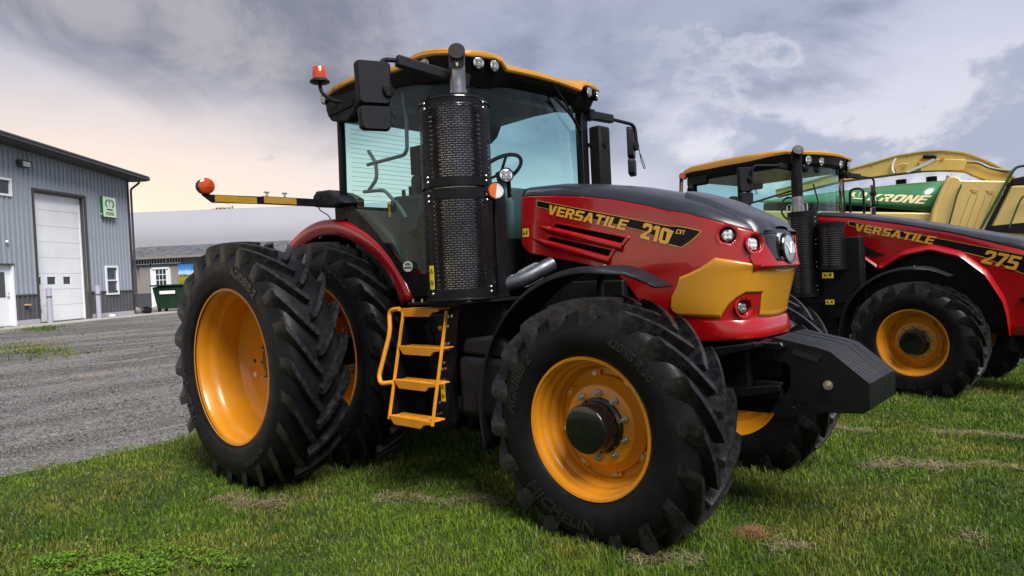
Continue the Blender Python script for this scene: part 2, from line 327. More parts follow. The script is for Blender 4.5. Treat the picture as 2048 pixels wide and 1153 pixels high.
def lawn_edge(y): return -2.0+0.10*(fbm(np.asarray(y)*1.0, np.asarray(y)*0+3, 1.3, 5)-0.5)*2+0.05*np.sin(np.asarray(y)*0.9)
def sheet(name, xs, ys, zoff, m, fn=None):
    X, Y = np.meshgrid(xs, ys, indexing='ij'); Z = gz(X, Y)+zoff
    if fn is not None: Z = Z+fn(X, Y)
    g = G(); g.grid([[(X[i, j], Y[i, j], Z[i, j]) for j in range(len(ys))] for i in range(len(xs))])
    return struct(g.build(name, m, smooth=60))
def groundmat(name, cols, scales, rough=0.95, bump=0.5, bs=60):
    m = bpy.data.materials.new(name); m.use_nodes = True; nt = m.node_tree; b = nt.nodes['Principled BSDF']; b.inputs['Roughness'].default_value = rough; b.inputs['Specular IOR Level'].default_value = 0.2
    t = nt.nodes.new('ShaderNodeTexCoord'); cur = None
    for i, (c, (s, lo, hi, amt, *sc_)) in enumerate(zip(cols[1:], scales)):
        n = nt.nodes.new('ShaderNodeTexNoise'); n.inputs['Scale'].default_value = s; n.inputs['Detail'].default_value = 8; n.inputs['Roughness'].default_value = 0.65
        mp = nt.nodes.new('ShaderNodeMapping'); mp.inputs['Location'].default_value = (i*7.3, i*3.1, 0); mp.inputs['Scale'].default_value = sc_[0] if sc_ else (1, 1, 1); nt.links.new(t.outputs['Object'], mp.inputs[0]); nt.links.new(mp.outputs[0], n.inputs['Vector'])
        r = nt.nodes.new('ShaderNodeMapRange'); nt.links.new(n.outputs[0], r.inputs[0]); r.inputs[1].default_value = lo; r.inputs[2].default_value = hi; r.inputs[4].default_value = amt
        x = nt.nodes.new('ShaderNodeMix'); x.data_type = 'RGBA'; nt.links.new(r.outputs[0], x.inputs[0])
        if cur: nt.links.new(cur, x.inputs[6])
        else: x.inputs[6].default_value = (*cols[0], 1)
        x.inputs[7].default_value = (*c, 1); cur = x.outputs[2]
    nt.links.new(cur, b.inputs['Base Color'])
    n = nt.nodes.new('ShaderNodeTexNoise'); n.inputs['Scale'].default_value = bs; n.inputs['Detail'].default_value = 6; nt.links.new(t.outputs['Object'], n.inputs['Vector'])
    bp = nt.nodes.new('ShaderNodeBump'); bp.inputs['Strength'].default_value = bump; bp.inputs['Distance'].default_value = 0.03; nt.links.new(n.outputs[0], bp.inputs['Height']); nt.links.new(bp.outputs[0], b.inputs['Normal'])
    MATS[name] = m; return m
groundmat('soilgrass', [(0.020, 0.036, 0.008), (0.045, 0.062, 0.014), (0.070, 0.058, 0.028)], [(2.5, 0.35, 0.7, 1), (1.1, 0.55, 0.75, 0.6)], bs=90)
groundmat('fargrass', [(0.045, 0.070, 0.018), (0.08, 0.095, 0.03), (0.03, 0.05, 0.015)], [(0.15, 0.4, 0.65, 1), (0.6, 0.4, 0.7, 0.7)], bs=5)
groundmat('gravel', [(0.150, 0.143, 0.138), (0.050, 0.045, 0.043), (0.25, 0.205, 0.155), (0.035, 0.032, 0.031), (0.27, 0.26, 0.25), (0.30, 0.29, 0.28), (0.018, 0.017, 0.017)], [(1.0, 0.43, 0.56, 0.9, (.75, .17, 1)), (1.0, 0.54, 0.61, 0.8, (2.4, .20, 1)), (11.0, 0.50, 0.60, 0.75), (17.0, 0.54, 0.63, 0.6), (42.0, 0.53, 0.60, 0.95), (36.0, 0.53, 0.61, 0.9)], bump=1.0, bs=22)
groundmat('concrete', [(0.34, 0.32, 0.29), (0.25, 0.235, 0.21), (0.42, 0.40, 0.37)], [(3.0, 0.4, 0.7, 0.8), (14.0, 0.5, 0.7, 0.6)], bump=0.2, bs=80)

def far(a, b, n, q=2.2):
    t = np.linspace(-1, 1, n); return np.sign(t)*np.abs(t)**q*(b-a)/2+(a+b)/2
sheet('ground', np.concatenate([np.linspace(-900, -40, 14), np.linspace(-34, 34, 46), np.linspace(40, 900, 14)]), np.concatenate([np.linspace(-900, -40, 14), np.linspace(-34, 34, 46), np.linspace(40, 900, 14)]), -0.03, 'fargrass')
# lawn: fine sheet under the grass blades, its left edge meeting the gravel
ys = np.linspace(-9, 26, 176); us = np.linspace(0, 1, 70)**1.3
P = []
for u in us:
    e = lawn_edge(ys)-0.06; X = e+(18-e)*u; Z = gz(X, ys)+0.004+0.02*(fbm(X, ys, 1.6, 9)-0.5)*np.clip((X+2.2)/0.6, 0, 1); P.append([(X[j], ys[j], Z[j]) for j in range(len(ys))])
g = G(); g.grid(P); struct(g.build('lawn', 'soilgrass', smooth=60))
ys = np.concatenate([np.linspace(-16, 8, 121), np.linspace(8.5, 40, 50)]); us = np.linspace(0, 1, 110)
P = []
for u in us:
    e = lawn_edge(ys); X = e-(52+e)*u**1.6; Z = gz(X, ys)+0.0005+0.05*(fbm(X, ys, 0.5, 21)-0.5)*np.clip((-X-2)/2, 0, 1)+0.018*(fbm(X, ys, 3.0, 33)-0.5); P.append([(X[j], ys[j], Z[j]) for j in range(len(ys))])
g = G(); g.grid(P); struct(g.build('gravel_lot', 'gravel', smooth=60))

# ---------------------------------------------------------------- wheels
def tyre_mesh(R_, W, rb, nl, lh, zc, dphi, lw, rwb):
    """R_ outer radius over lugs, W width, rb bead radius, nl lugs a side, lh lug height, zc hub height (flat below), rwb half bead width"""
    rc = R_-lh; h = W/2
    def flat(P):
        out = []
        for x, y, z in P:
            if z < -zc+0.02:
                k = (-zc+0.02-z); z = -zc+0.02-0.25*k; y *= 1+0.5*k
            out.append((x, y, z))
        return out
    prof = [(rb+0.004, rwb-0.035), (rb+0.014, rwb-0.014), (rb+0.024, rwb+0.004), (rb+0.045, rwb+0.018), (rb+0.075, h*1.0), (rb+(rc-rb)*0.38, h*1.04), (rb+(rc-rb)*0.55, h*1.05), (rb+(rc-rb)*0.72, h*1.0), (rc-0.055, h*0.925), (rc-0.022, h*0.84), (rc-0.004, h*0.70), (rc+0.004, h*0.45), (rc+0.007, 0.0)]
    prof = [(r, -y) for r, y in prof]+[(r, y) for r, y in prof[-2::-1]]
    g = G(); g.lathe(prof, 120)
    g.v = flat(g.v)
    L = G()
    for i in range(nl):
        for s in (-1, 1):
            p0 = 2*math.pi*(i+(0.5 if s > 0 else 0))/nl; rows = []
            for k, t in enumerate((-0.04, 0.06, 0.22, 0.40, 0.58, 0.76, 0.90, 0.985, 1.03, 1.035)):
                y = s*h*t if t < 1 else s*h*(1.0+(t-1)*0.4)
                ph = p0+dphi*(0.30*t+0.70*max(0.0, t)**1.35)
                w = lw*(0.92+0.06*t)*(0.75 if k == 0 else 1)
                top = R_-0.002-0.012*max(0, t)**3; bot = rc-0.012-0.05*max(0, t-0.55)
                if t > 0.97: top = R_-(0.014 if t < 1 else 0.050 if t < 1.032 else 0.105); bot = rc-0.10
                a = w/R_/2; sl = 0.14*lw/R_
                rows.append([(bot*math.cos(ph-a*1.22), y, bot*math.sin(ph-a*1.22)), (top*math.cos(ph-a+sl*0.4), y, top*math.sin(ph-a+sl*0.4)), (top*math.cos(ph+a-sl), y, top*math.sin(ph+a-sl)), (bot*math.cos(ph+a*1.3), y, bot*math.sin(ph+a*1.3))])
            m = len(rows); vs = [q for r in rows for q in r]
            fs = [(j*4+k, j*4+k+1, (j+1)*4+k+1, (j+1)*4+k) for j in range(m-1) for k in range(3)]+[(0, 1, 2, 3), ((m-1)*4, (m-1)*4+3, (m-1)*4+2, (m-1)*4+1)]
            L.add(vs, fs)
    L.v = flat(L.v)
    return g, L
def arc_text(g, s, r, h, a0, span, y, out=-1, th=0.007, rev=False, bold=0.03, shear=0.15):
    """embossed lettering on a side wall; a0 = middle angle"""
    v, f = text(s, bold=bold, shear=shear)
    vs = []
    for x, t, z in v:
        a = a0-(x-0.5)*span if not rev else a0+(x-0.5)*span
        rr = r+(t-0.5)*h if not rev else r-(t-0.5)*h
        vs.append((-out*0+rr*math.cos(a), y+out*th*z, rr*math.sin(a)))
    g.add(vs, f)
def make_wheel(kind, parent, loc, mirror=False, lead=False):
    P = dict(front=dict(R_=0.742, W=0.42, rb=0.392, nl=18, lh=0.064, zc=0.654, dphi=0.46, lw=0.076, rwb=0.185),
             rear=dict(R_=0.972, W=0.475, rb=0.592, nl=22, lh=0.062, zc=0.926, dphi=0.37, lw=0.080, rwb=0.215))[kind]
    key = 'wheel_'+kind
    if key not in CACHE:
        tg, lg = tyre_mesh(**P); ob = {}
        ob['tyre'] = tg.mesh('tyre', 'rubber', 40); ob['tread_lugs'] = lg.mesh('tread_lugs', 'lugrubber', 28)
        t = G(); t2 = G(); t3 = G(); hw = P['W']/2*1.05+0.001; rm = P['rb']+(P['R_']-P['lh']-P['rb'])*0.52
        if kind == 'front':
            arc_text(t, 'MICHELIN', rm, 0.066, R(-112), 0.95, -hw+0.004, rev=True); arc_text(t2, 'AGRIBIB 2', rm, 0.058, R(155), 0.75, -hw+0.004); arc_text(t3, '420/85 R 30', rm, 0.048, R(52), 0.62, -hw+0.004)
        else:
            arc_text(t, 'AGRIBIB 2', rm, 0.068, R(62), 0.55, -hw+0.004); arc_text(t2, 'MICHELIN', rm, 0.078, R(200), 0.62, -hw+0.004, rev=True); arc_text(t3, '480/80 R 46', rm, 0.048, R(-60), 0.45, -hw+0.004, rev=True)
        ob['brand_lettering'] = t.mesh('brand_lettering', 'letter', 0); ob['name_lettering'] = t2.mesh('name_lettering', 'letter', 0); ob['size_lettering'] = t3.mesh('size_lettering', 'letter', 0)
        g = G()
        if kind == 'front':
            g.lathe([(0.392, -0.188), (0.406, -0.190), (0.411, -0.184), (0.409, -0.176), (0.396, -0.170), (0.383, -0.163), (0.378, -0.150), (0.376, -0.118), (0.364, -0.108), (0.358, -0.095), (0.357, -0.062), (0.343, -0.050), (0.337, -0.035), (0.336, 0.000), (0.325, 0.012), (0.318, 0.03), (0.318, 0.075), (0.33, 0.09), (0.345, 0.1), (0.37, 0.12), (0.385, 0.165), (0.406, 0.185)], 80)
            g.lathe([(0.322, 0.026), (0.268, 0.022), (0.262, 0.026), (0.262, 0.036), (0.322, 0.040)], 80)          # mounting ring welded in the barrel
            ob['rim'] = g.mesh('rim', 'rim', 30)
            g = G(); g.lathe([(0.285, 0.012), (0.283, -0.008), (0.262, -0.022), (0.245, -0.040), (0.232, -0.056), (0.215, -0.062), (0.13, -0.062)], 72); 
            for k in range(8):   # clamp lugs of the disc on the ring
                a = 2*math.pi*k/8+0.2; g.box((0, 0, 0), (0.05, 0.012, 0.07), Matrix.Translation((0.285*math.cos(a), 0.008, 0.285*math.sin(a))) @ Matrix.Rotation(-a, 4, 'Y'))
            ob['disc'] = g.mesh('disc', 'rim', 30)
            g = G(); g.lathe([(0.165, -0.05), (0.160, -0.075), (0.142, -0.085), (0.140, -0.195), (0.134, -0.205), (0.125, -0.208), (0.02, -0.207), (0.0001, -0.207)], 56)
            ob['hub_cap'] = g.mesh('hub_cap', 'blackgloss', 30)
            g = G(); g.cyl((0, 0, 0), (0, -0.014, 0), 0.021, n=18); g.cyl((0, -0.013, 0), (0, -0.034, 0), 0.0155, n=6); g.cyl((0, -0.034, 0), (0, -0.050, 0), 0.0085, n=10)
            ob['wheel_nut'] = g.mesh('wheel_nut', 'steel', 30); ob['_nut'] = [(0.188, -0.062, 2*math.pi*k/10+0.28) for k in range(10)]
            g = G(); g.cyl((0, 0, 0), (0, -0.012, 0), 0.016, n=12); ob['ring_bolt'] = g.mesh('ring_bolt', 'zinc', 30); ob['_bolt'] = [(0.292, 0.004, 2*math.pi*k/8+0.2) for k in range(8)]
        else:
            g.lathe([(0.592, -0.218), (0.606, -0.221), (0.612, -0.214), (0.610, -0.204), (0.598, -0.196), (0.584, -0.190), (0.578, -0.176), (0.572, -0.11), (0.560, -0.098), (0.546, -0.070), (0.540, -0.045), (0.538, 0.165), (0.552, 0.185), (0.58, 0.195), (0.61, 0.215)], 96)
            ob['rim'] = g.mesh('rim', 'rim', 30)
            g = G(); g.lathe([(0.541, 0.130), (0.528, 0.136), (0.515, 0.150), (0.47, 0.176), (0.42, 0.190), (0.30, 0.194), (0.26, 0.188), (0.14, 0.188)], 80); ob['disc'] = g.mesh('disc', 'rim', 30)
            g = G(); g.lathe([(0.16, 0.190), (0.158, 0.15), (0.15, 0.14), (0.0001, 0.138)], 48); ob['hub_cap'] = g.mesh('hub_cap', 'blackgloss', 30)
            g = G(); g.cyl((0, 0, 0), (0, -0.012, 0), 0.024, n=18); g.cyl((0, -0.012, 0), (0, -0.036, 0), 0.018, n=6); g.cyl((0, -0.036, 0), (0, -0.052, 0), 0.010, n=10)
            ob['wheel_nut'] = g.mesh('wheel_nut', 'steel', 30); ob['_nut'] = [(0.205, 0.188, 2*math.pi*k/10+0.1) for k in range(10)]
            g = G(); g.cyl((0, 0.004, 0), (0, -0.0025, 0), 0.017, n=16); ob['disc_hole'] = g.mesh('disc_hole', 'blackmatte', 30); ob['_hole'] = [(0.375, 0.192, 2*math.pi*k/6+0.05) for k in range(6)]
            g = G(); g.cyl((0, 0.002, 0), (0, -0.004, 0), 0.024, n=20); ob['disc_plug'] = g.mesh('disc_plug', 'white', 30); ob['_plug'] = [(0.40, 0.190, R(200))]
        CACHE[key] = ob
    ob = CACHE[key]
    def put(nm, par, loc=(0, 0, 0)):
        o = bpy.data.objects.new(nm, ob[nm]); COL.objects.link(o); o.parent = par; o.location = loc; return o
    w = bpy.data.objects.new(kind+'_wheel', ob['rim']); COL.objects.link(w); w.parent = parent; w.location = loc
    if mirror: w.scale = (1, -1, 1)
    for nm in ('tyre', 'tread_lugs', 'brand_lettering', 'name_lettering', 'size_lettering', 'disc', 'hub_cap'): put(nm, w)
    for nm, lst in (('wheel_nut', '_nut'), ('ring_bolt', '_bolt'), ('disc_hole', '_hole'), ('disc_plug', '_plug')):
        for r, y, a in ob.get(lst, []): put(nm, w, (r*math.cos(a), y, r*math.sin(a)))
    return w
CACHE = {}

def front_fender(parent, cx, cz, yo, yi, rad=0.915, name='front_fender'):
    rows = []
    angs = np.linspace(R(196), R(66), 30)
    for a in angs:
        fr = sst(a, R(90), R(66)); rr = rad-0.055*fr; out = yo+(yi-yo)*0.48*sst(a, R(86), R(78))
        row = []
        for t in np.linspace(0, 1, 9):
            y = out+(yi-out)*t; dr = -0.035*(1-min(1, t/0.14))**2*(1-fr)
            row.append((cx+(rr+dr)*math.cos(a)*1.0, y, cz+(rr+dr)*math.sin(a)))
        rows.append(row)
    g = G(); g.grid(rows); o = g.build(name, 'plastic', parent, solid=0.012, smooth=45)
    for a, t in ((R(93), 0.75), (R(80), 0.72)):
        b = G(); b.cyl((0, 0, -0.004), (0, 0, 0.008), 0.011, n=8)
        b.build('fender_bolt', 'zinc', o, loc=(cx+rad*math.cos(a)*0.995, yo+(yi-yo)*t, cz+rad*math.sin(a)-(0.045 if a < R(85) else 0)))
    return o
def sticker(parent, M, w, h, kind=0, name='warning_sticker'):
    """flat yellow label with a dark triangle or symbol; M places its plane (x right, z up, -y out)"""
    g = G(); g.box((0, 0, 0), (w, 0.002, h)); o = g.build(name, 'sticker', parent); o.matrix_local = M
    k = G()
    def tri(cx, cz, r): 
        for i in range(3):
            a = math.pi/2+2*math.pi*i/3; b = a+2*math.pi/3
            p, q = (cx+r*math.cos(a), cz+r*math.sin(a)), (cx+r*math.cos(b), cz+r*math.sin(b))
            k.bar((p[0], -0.0016, p[1]), (q[0], -0.0016, q[1]), r*0.2, 0.002)
        k.box((cx, -0.0016, cz+r*0.02), (r*0.16, 0.002, r*0.5))
    m = min(w, h)
    if kind == 0: tri(-w*0.22, -0.04*h, m*0.42); k.box((w*0.22, -0.0016, 0), (w*0.36, 0.001, h*0.5))
    elif kind == 1:
        tri(0, h*0.25, m*0.42); n = 14
        for i in range(n):
            a = 2*math.pi*i/n; b = 2*math.pi*(i+1)/n; k.bar((m*0.32*math.cos(a), -0.0016, -h*0.22+m*0.32*math.sin(a)), (m*0.32*math.cos(b), -0.0016, -h*0.22+m*0.32*math.sin(b)), m*0.1, 0.002)
        k.bar((-m*0.2, -0.0016, -h*0.22+m*0.2), (m*0.2, -0.0016, -h*0.22-m*0.2), m*0.1, 0.002)
    else:
        k.box((-w*0.2, -0.0016, -h*0.12), (w*0.34, 0.002, h*0.16)); k.box((w*0.24, -0.0016, 0.02*h), (w*0.2, 0.002, h*0.5)); k.box((-w*0.26, -0.0016, h*0.12), (w*0.1, 0.002, h*0.3))
    k.build('symbol', 'stickerink', o, smooth=0); return o
def lamp(parent, name, c, d, r, depth=0.05, housing='black', lensm='lens', cells=4):
    """round work lamp at c facing d: housing drum + lens with LED cells"""
    d = Vector(d).normalized(); q = d.to_track_quat('Y', 'Z').to_matrix().to_4x4(); M = Matrix.Translation(Vector(c)) @ q
    g = G(); g.lathe([(0.0001, -depth), (r*0.7, -depth), (r*0.98, -depth*0.45), (r, 0), (r*0.95, 0.006), (r*0.86, 0.006), (r*0.84, 0.0)], 28, M); o = g.build(name, housing, parent)
    g = G(); g.lathe([(r*0.86, 0.0), (r*0.6, 0.006), (r*0.3, 0.009), (0.0001, 0.010)], 24, M); l = g.build('lens', lensm, o)
    if cells:
        g = G()
        for k in range(cells):
            a = 2*math.pi*k/cells+math.pi/4; g.lathe([(r*0.34, 0.007), (r*0.30, 0.011), (r*0.15, 0.012), (0.0001, 0.012)], 14, M @ Matrix.Translation((r*0.40*math.cos(a), 0, r*0.40*math.sin(a))))
        g.build('led_cells', 'lensled', o)
    return o
def mirror_unit(parent, arm, cen, w, h1, h2, tilt=0.0, side=-1, name='mirror'):
    """arm: list of points from the cab out; cen: centre of the upper mirror shell; faces rearward"""
    g = G(); P = [Vector(p) for p in arm]
    g.sweep(fillet(P[1:], 0.07), 0.016, 10); o = g.build(name+'_arm', 'plastic', parent)
    g = G(); g.sweep([P[0], P[0]+(P[1]-P[0])*0.15, P[0]+(P[1]-P[0])*0.2, P[1]], 1, 4, True, (0.038, 0.030)); g.build('arm_tube', 'plastic', o, bev=0.012)
    g = G(); d0 = (P[1]-P[0]).normalized(); g.bar(P[0]-d0*0.03, P[0]+d0*0.05, 0.075, 0.095); g.build('arm_hinge', 'black', o, bev=0.008)
    M = Matrix.Translation(Vector(cen)) @ Matrix.Rotation(tilt, 4, 'Z')
    def shell(z0, z1, wt, wb, dx):
        n = 5; rows = []
        prof = [(0.00, 1.0), (0.035, 0.97), (0.055, 0.86), (0.062, 0.0)]
        g = G()
        poly = []
        c = 0.03
        for (sx, sz) in ((-1, -1), (1, -1), (1, 1), (-1, 1)):
            ww = wt if sz > 0 else wb; zz = z1 if sz > 0 else z0
            for k in range(5):
                a = {(-1, -1): math.pi, (1, -1): 1.5*math.pi, (1, 1): 0, (-1, 1): 0.5*math.pi}[(sx, sz)]+k*math.pi/8
                poly.append((sx*(ww/2-c)+c*math.cos(a), (zz-sz*c)+c*math.sin(a)))
        cz = (z0+z1)/2; m = len(poly)
        for x, k in prof[:3]: rows.append([(x+dx, p[0]*k, cz+(p[1]-cz)*(0.5*k+0.5)) for p in poly])
        vs = [q for r in rows for q in r]
        fs = [(i*m+j, i*m+(j+1) % m, (i+1)*m+(j+1) % m, (i+1)*m+j) for i in range(2) for j in range(m)]+[tuple(range(m))[::-1], tuple(2*m+j for j in range(m))]
        g.add(vs, fs, M); return g
    a = shell(-h1/2, h1/2, w, w*0.94, 0).build('mirror_shell', 'plastic', o, smooth=40)
    b = shell(-h1/2-0.008-h2, -h1/2-0.008, w*0.93, w*0.86, 0.004).build('lower_mirror_shell', 'plastic', o, smooth=40)
    for z0, z1, par in ((-h1/2+0.015, h1/2-0.015, a), (-h1/2-h2+0.005, -h1/2-0.02, b)):
        g = G(); g.box((-0.0015, 0, (z0+z1)/2), (0.002, w*0.86, z1-z0), M); g.build('mirror_glass', 'steel', par)
    g = G(); e = P[-1]; cc = Vector(cen)+Vector((0.075, side*-0.0, 0)); g.cyl((cc.x, e.y, e.z+0.06), (cc.x, e.y, e.z-0.01), 0.03, n=14); g.cyl((cc.x-0.05, e.y, e.z+0.03), (cc.x+0.02, e.y, e.z+0.03), 0.042, n=16); g.build('mirror_clamp', 'blackmatte', o, bev=0.004)
    g = G(); g.sweep(curve([(e.x+0.02, e.y, e.z), (e.x+0.03, e.y+0.01, e.z-0.10), (e.x+0.03, e.y+0.06, e.z-0.18), (e.x+0.02, e.y+0.09, e.z-0.15), (e.x+0.0, e.y+0.05, e.z-0.04)], 5), 0.004, 6); g.build('mirror_cable', 'blackmatte', o)
    return o

# ================================================================= the near tractor
def ip(x, pts): return float(np.interp(x, [p[0] for p in pts], [p[1] for p in pts]))
HX0, HXS = 1.9, 3.12
XF = [(1.08, 3.575), (1.18, 3.58), (1.24, 3.575), (1.5, 3.645), (1.53, 3.665), (1.57, 3.655), (1.70, 3.64), (1.8, 3.60), (2.2, 3.45)]
WD = [(1.08, .42), (1.3, .432), (1.6, .432), (1.9, .425), (2.1, .405)]
def S(s, z, off=0.0):
    xf = ip(z, XF); w = ip(z, WD)
    if s <= 1: P = Vector((HX0+(HXS-HX0)*s, -w*(1-.05*(1-s)), z))
    else:
        ph = min(s-1, 1)*math.pi/2; e = 2/3.2
        P = Vector((HXS+(xf-HXS)*abs(math.sin(ph))**e, -w*max(0.0, math.cos(ph))**e, z))
    if off:
        P = P+SN(s, z)*off
    return P
def SN(s, z):
    if s <= 1: return Vector((0, -1, 0))
    a = S(min(s+.01, 2), z); b = S(s-.01, z); t = (a-b).normalized(); n = t.cross(Vector((0, 0, 1))).normalized()
    return n if s < 1.985 else Vector((1, 0, 0))
SEAM = [(0, 2.104), (.233, 2.08), (.461, 2.042), (.667, 1.994), (.89, 1.922), (1.012, 1.874), (1.136, 1.832), (1.279, 1.798), (1.467, 1.758), (1.611, 1.734), (1.703, 1.716), (2, 1.705)]
LOWER = [(0, 1.754), (.065, 1.684), (.398, 1.604), (.662, 1.524), (.737, 1.44), (.837, 1.28), (1.032, 1.144), (1.104, 1.10), (2, 1.10)]
def patch(name, m, parent, s0, s1, ns, lo, hi, nz, off, solid=0.006, both=True, skip=None, extra=()):
    ss = sorted(set(list(np.linspace(s0, s1, ns))+list(extra)))
    g = G(); P = [[S(s, lo(s)+(hi(s)-lo(s))*j/nz, off) for j in range(nz+1)] for s in ss]
    vs = [tuple(q) for r in P for q in r]; b = nz+1; fs = []
    for i in range(len(ss)-1):
        for j in range(nz):
            if skip:
                sm = (ss[i]+ss[i+1])/2; zm = ((lo(ss[i])+lo(ss[i+1]))/2)+((hi(ss[i])+hi(ss[i+1]))/2-(lo(ss[i])+lo(ss[i+1]))/2)*(j+.5)/nz
                if skip(sm, zm): continue
            fs.append((i*b+j, (i+1)*b+j, (i+1)*b+j+1, i*b+j+1))
    g.add(vs, fs)
    if both: g.mirror()
    return g.build(name, m, parent, solid=solid, smooth=50)
def inpoly(x, y, poly):
    c = False; n = len(poly)
    for i in range(n):
        (a, b), (d, e) = poly[i], poly[i-1]
        if (b > y) != (e > y) and x < (d-a)*(y-b)/(e-b)+a: c = not c
    return c
def shrink(poly, k):
    cx = sum(p[0] for p in poly)/len(poly); cy = sum(p[1] for p in poly)/len(poly); return [(cx+(p[0]-cx)*k, cy+(p[1]-cy)*k) for p in poly]

T1 = thing('farm_tractor', 'red and gold tractor with dual rear wheels and 210 on its hood, nearest the camera', 'tractor')
VENTS = [[(.273, 1.882), (.749, 1.738), (.694, 1.698), (.243, 1.844)], [(.223, 1.796), (.657, 1.664), (.612, 1.618), (.198, 1.756)]]
LAMPS = [(1.357, 1.710, 0.050), (1.621, 1.655, 0.050), (1.571, 1.285, 0.046)]
def hskip(s, z):
    for v in VENTS:
        if inpoly(s, z, v): return True
    for a, b, r in LAMPS:
        if (S(s, z)-S(a, b)).length < r: return True
    return False
hood = patch('hood', 'red', T1, 0, 2, 190, lambda s: ip(s, LOWER), lambda s: ip(s, SEAM), 46, 0.0, solid=0.012, skip=hskip, extra=(1.0,))
# black top cover
ZT = [(1.57, 2.212), (2.18, 2.187), (2.45, 2.150), (2.744, 2.098), (2.907, 2.057), (3.092, 2.010), (3.28, 1.943), (3.444, 1.860), (3.576, 1.790), (3.644, 1.728), (3.67, 1.705)]
PF = [(0, 0), (.03, .22), (.08, .47), (.14, .64), (.2, .72), (.32, .83), (.5, .93), (.75, .985), (1, 1)]
def cover(s, u, dz=0.0):
    p = S(s, ip(s, SEAM)); zt = max(ip(p.x, ZT), p.z+0.02); return Vector((p.x, p.y*(1-u), p.z+(zt-p.z)*ip(u, PF)+dz))
us = [0, .015, .03, .055, .08, .11, .14, .17, .2, .26, .32, .4, .5, .62, .75, .88, 1]
g = G(); g.grid([[cover(s, u) for u in us]+[Vector((cover(s, u).x, -cover(s, u).y, cover(s, u).z)) for u in us[-2::-1]] for s in list(np.linspace(0, 1, 34))+list(np.linspace(1, 2, 40)[1:])])
hc = g.build('hood_cover', 'hoodblack', T1, solid=0.014, smooth=40)
def coverz(x, y):
    # invert: find s for x
    lo, hi = 0.0, 2.0
    for _ in range(26):
        m = (lo+hi)/2
        if S(m, ip(m, SEAM)).x < x: lo = m
        else: hi = m
    p = S(lo, ip(lo, SEAM)); u = 1-min(1, abs(y)/max(1e-4, abs(p.y))); return cover(lo, u).z, abs(p.y)
rows = []
for i in range(23):
    t = i/22; x = 3.09+0.545*t; hw = 0.285*max(.35, (1-(1-min(1, t/.16))**2.6))**.6 if t < .16 else 0.285; row = []
    for k in range(27):
        q = -1+2*k/26; y = q*hw; z, w = coverz(x, min(abs(y), 0.30)); e = min(1, (1-abs(q))/0.10); e = e*(2-e); e2 = min(1, t/0.06); e2 = e2*(2-e2)
        row.append((x, y, z+0.0005+0.022*e*e2))
    rows.append(row)
g = G(); g.grid(rows); g.build('hood_scoop', 'hoodblack', hc, smooth=50)
# gold panel wrapping the nose
GHI = [(.987, 1.297), (1.018, 1.478), (1.228, 1.584), (1.373, 1.564), (1.539, 1.542), (1.8, 1.514), (2, 1.498)]
GLO = [(.987, 1.295), (1.01, 1.244), (1.313, 1.228), (1.379, 1.30), (1.449, 1.34), (1.551, 1.372), (1.784, 1.368), (1.786, 1.228), (2, 1.216)]
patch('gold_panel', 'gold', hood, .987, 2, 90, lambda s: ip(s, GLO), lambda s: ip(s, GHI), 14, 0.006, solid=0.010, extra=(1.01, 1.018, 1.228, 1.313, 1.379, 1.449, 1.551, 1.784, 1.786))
# lip above the gold panel, bumper below it
def band(name, m, parent, s0, s1, prof, n=60, taper=0.08):
    g = G(); rows = []
    for s in np.linspace(s0, s1, n):
        k = min(1, (s-s0)/taper); rows.append([S(s, z+dz_*0, 0)+SN(s, z)*(o*k) for z, o, dz_ in prof])
    g.grid(rows); g.mirror(); return g.build(name, m, parent, smooth=32)
band('front_bumper', 'red', hood, 1.12, 2.0, [(1.098, -0.01, 0), (1.096, .012, 0), (1.105, .022, 0), (1.128, .026, 0), (1.200, .012, 0), (1.212, .004, 0), (1.214, -0.004, 0)], taper=.42)
band('nose_lip', 'red', hood, 1.56, 2.0, [(1.497, -.004, 0), (1.499, .010, 0), (1.506, .018, 0), (1.522, .020, 0), (1.545, .012, 0), (1.552, -.002, 0)], taper=.12)
HLO = [(1.55, 1.565), (1.595, 1.494), (1.872, 1.534)]; HHI = [(1.55, 1.567), (1.575, 1.704), (1.701, 1.690), (1.872, 1.537)]
for sd_ in (-1, 1):
    hp = patch('headlight_panel', 'red', hood, 1.55, 1.872, 60, lambda s: ip(s, HLO), lambda s: ip(s, HHI), 26, 0.013, solid=0.014, both=False, skip=lambda s, z: (S(s, z)-S(1.621, 1.655)).length < .050, extra=(1.575, 1.595, 1.701)); hp.scale = (1, -sd_, 1)
# black grille wings and silver strip with the badge
BLO = [(1.70, 1.712), (1.83, 1.552), (1.965, 1.548)]
for sd_ in (-1, 1):
    gw = patch('grille_wing', 'blackgloss', hood, 1.70, 1.955, 16, lambda s: ip(s, BLO), lambda s: 1.715, 8, 0.006, solid=0.008, both=False); gw.scale = (1, -sd_, 1)
patch('grille_strip', 'silver', hood, 1.955, 2.0, 6, lambda s: 1.553, lambda s: 1.716, 6, 0.010, solid=0.010)
bM = Matrix.Translation((3.668, 0, 1.622)) @ Matrix.Rotation(R(-90), 4, 'Z') @ Matrix.Rotation(R(4), 4, 'X')
g = G(); g.lathe([(0.078, -0.03), (0.094, -0.02), (0.096, 0.004), (0.090, 0.012), (0.080, 0.012)], 40, bM); bdg = g.build('badge', 'blackgloss', hood)
g = G(); g.lathe([(0.081, 0.010), (0.05, 0.016), (0.0001, 0.019)], 40, bM @ Matrix.Rotation(0, 4, 'X')); g.build('badge_face', 'silver', bdg)
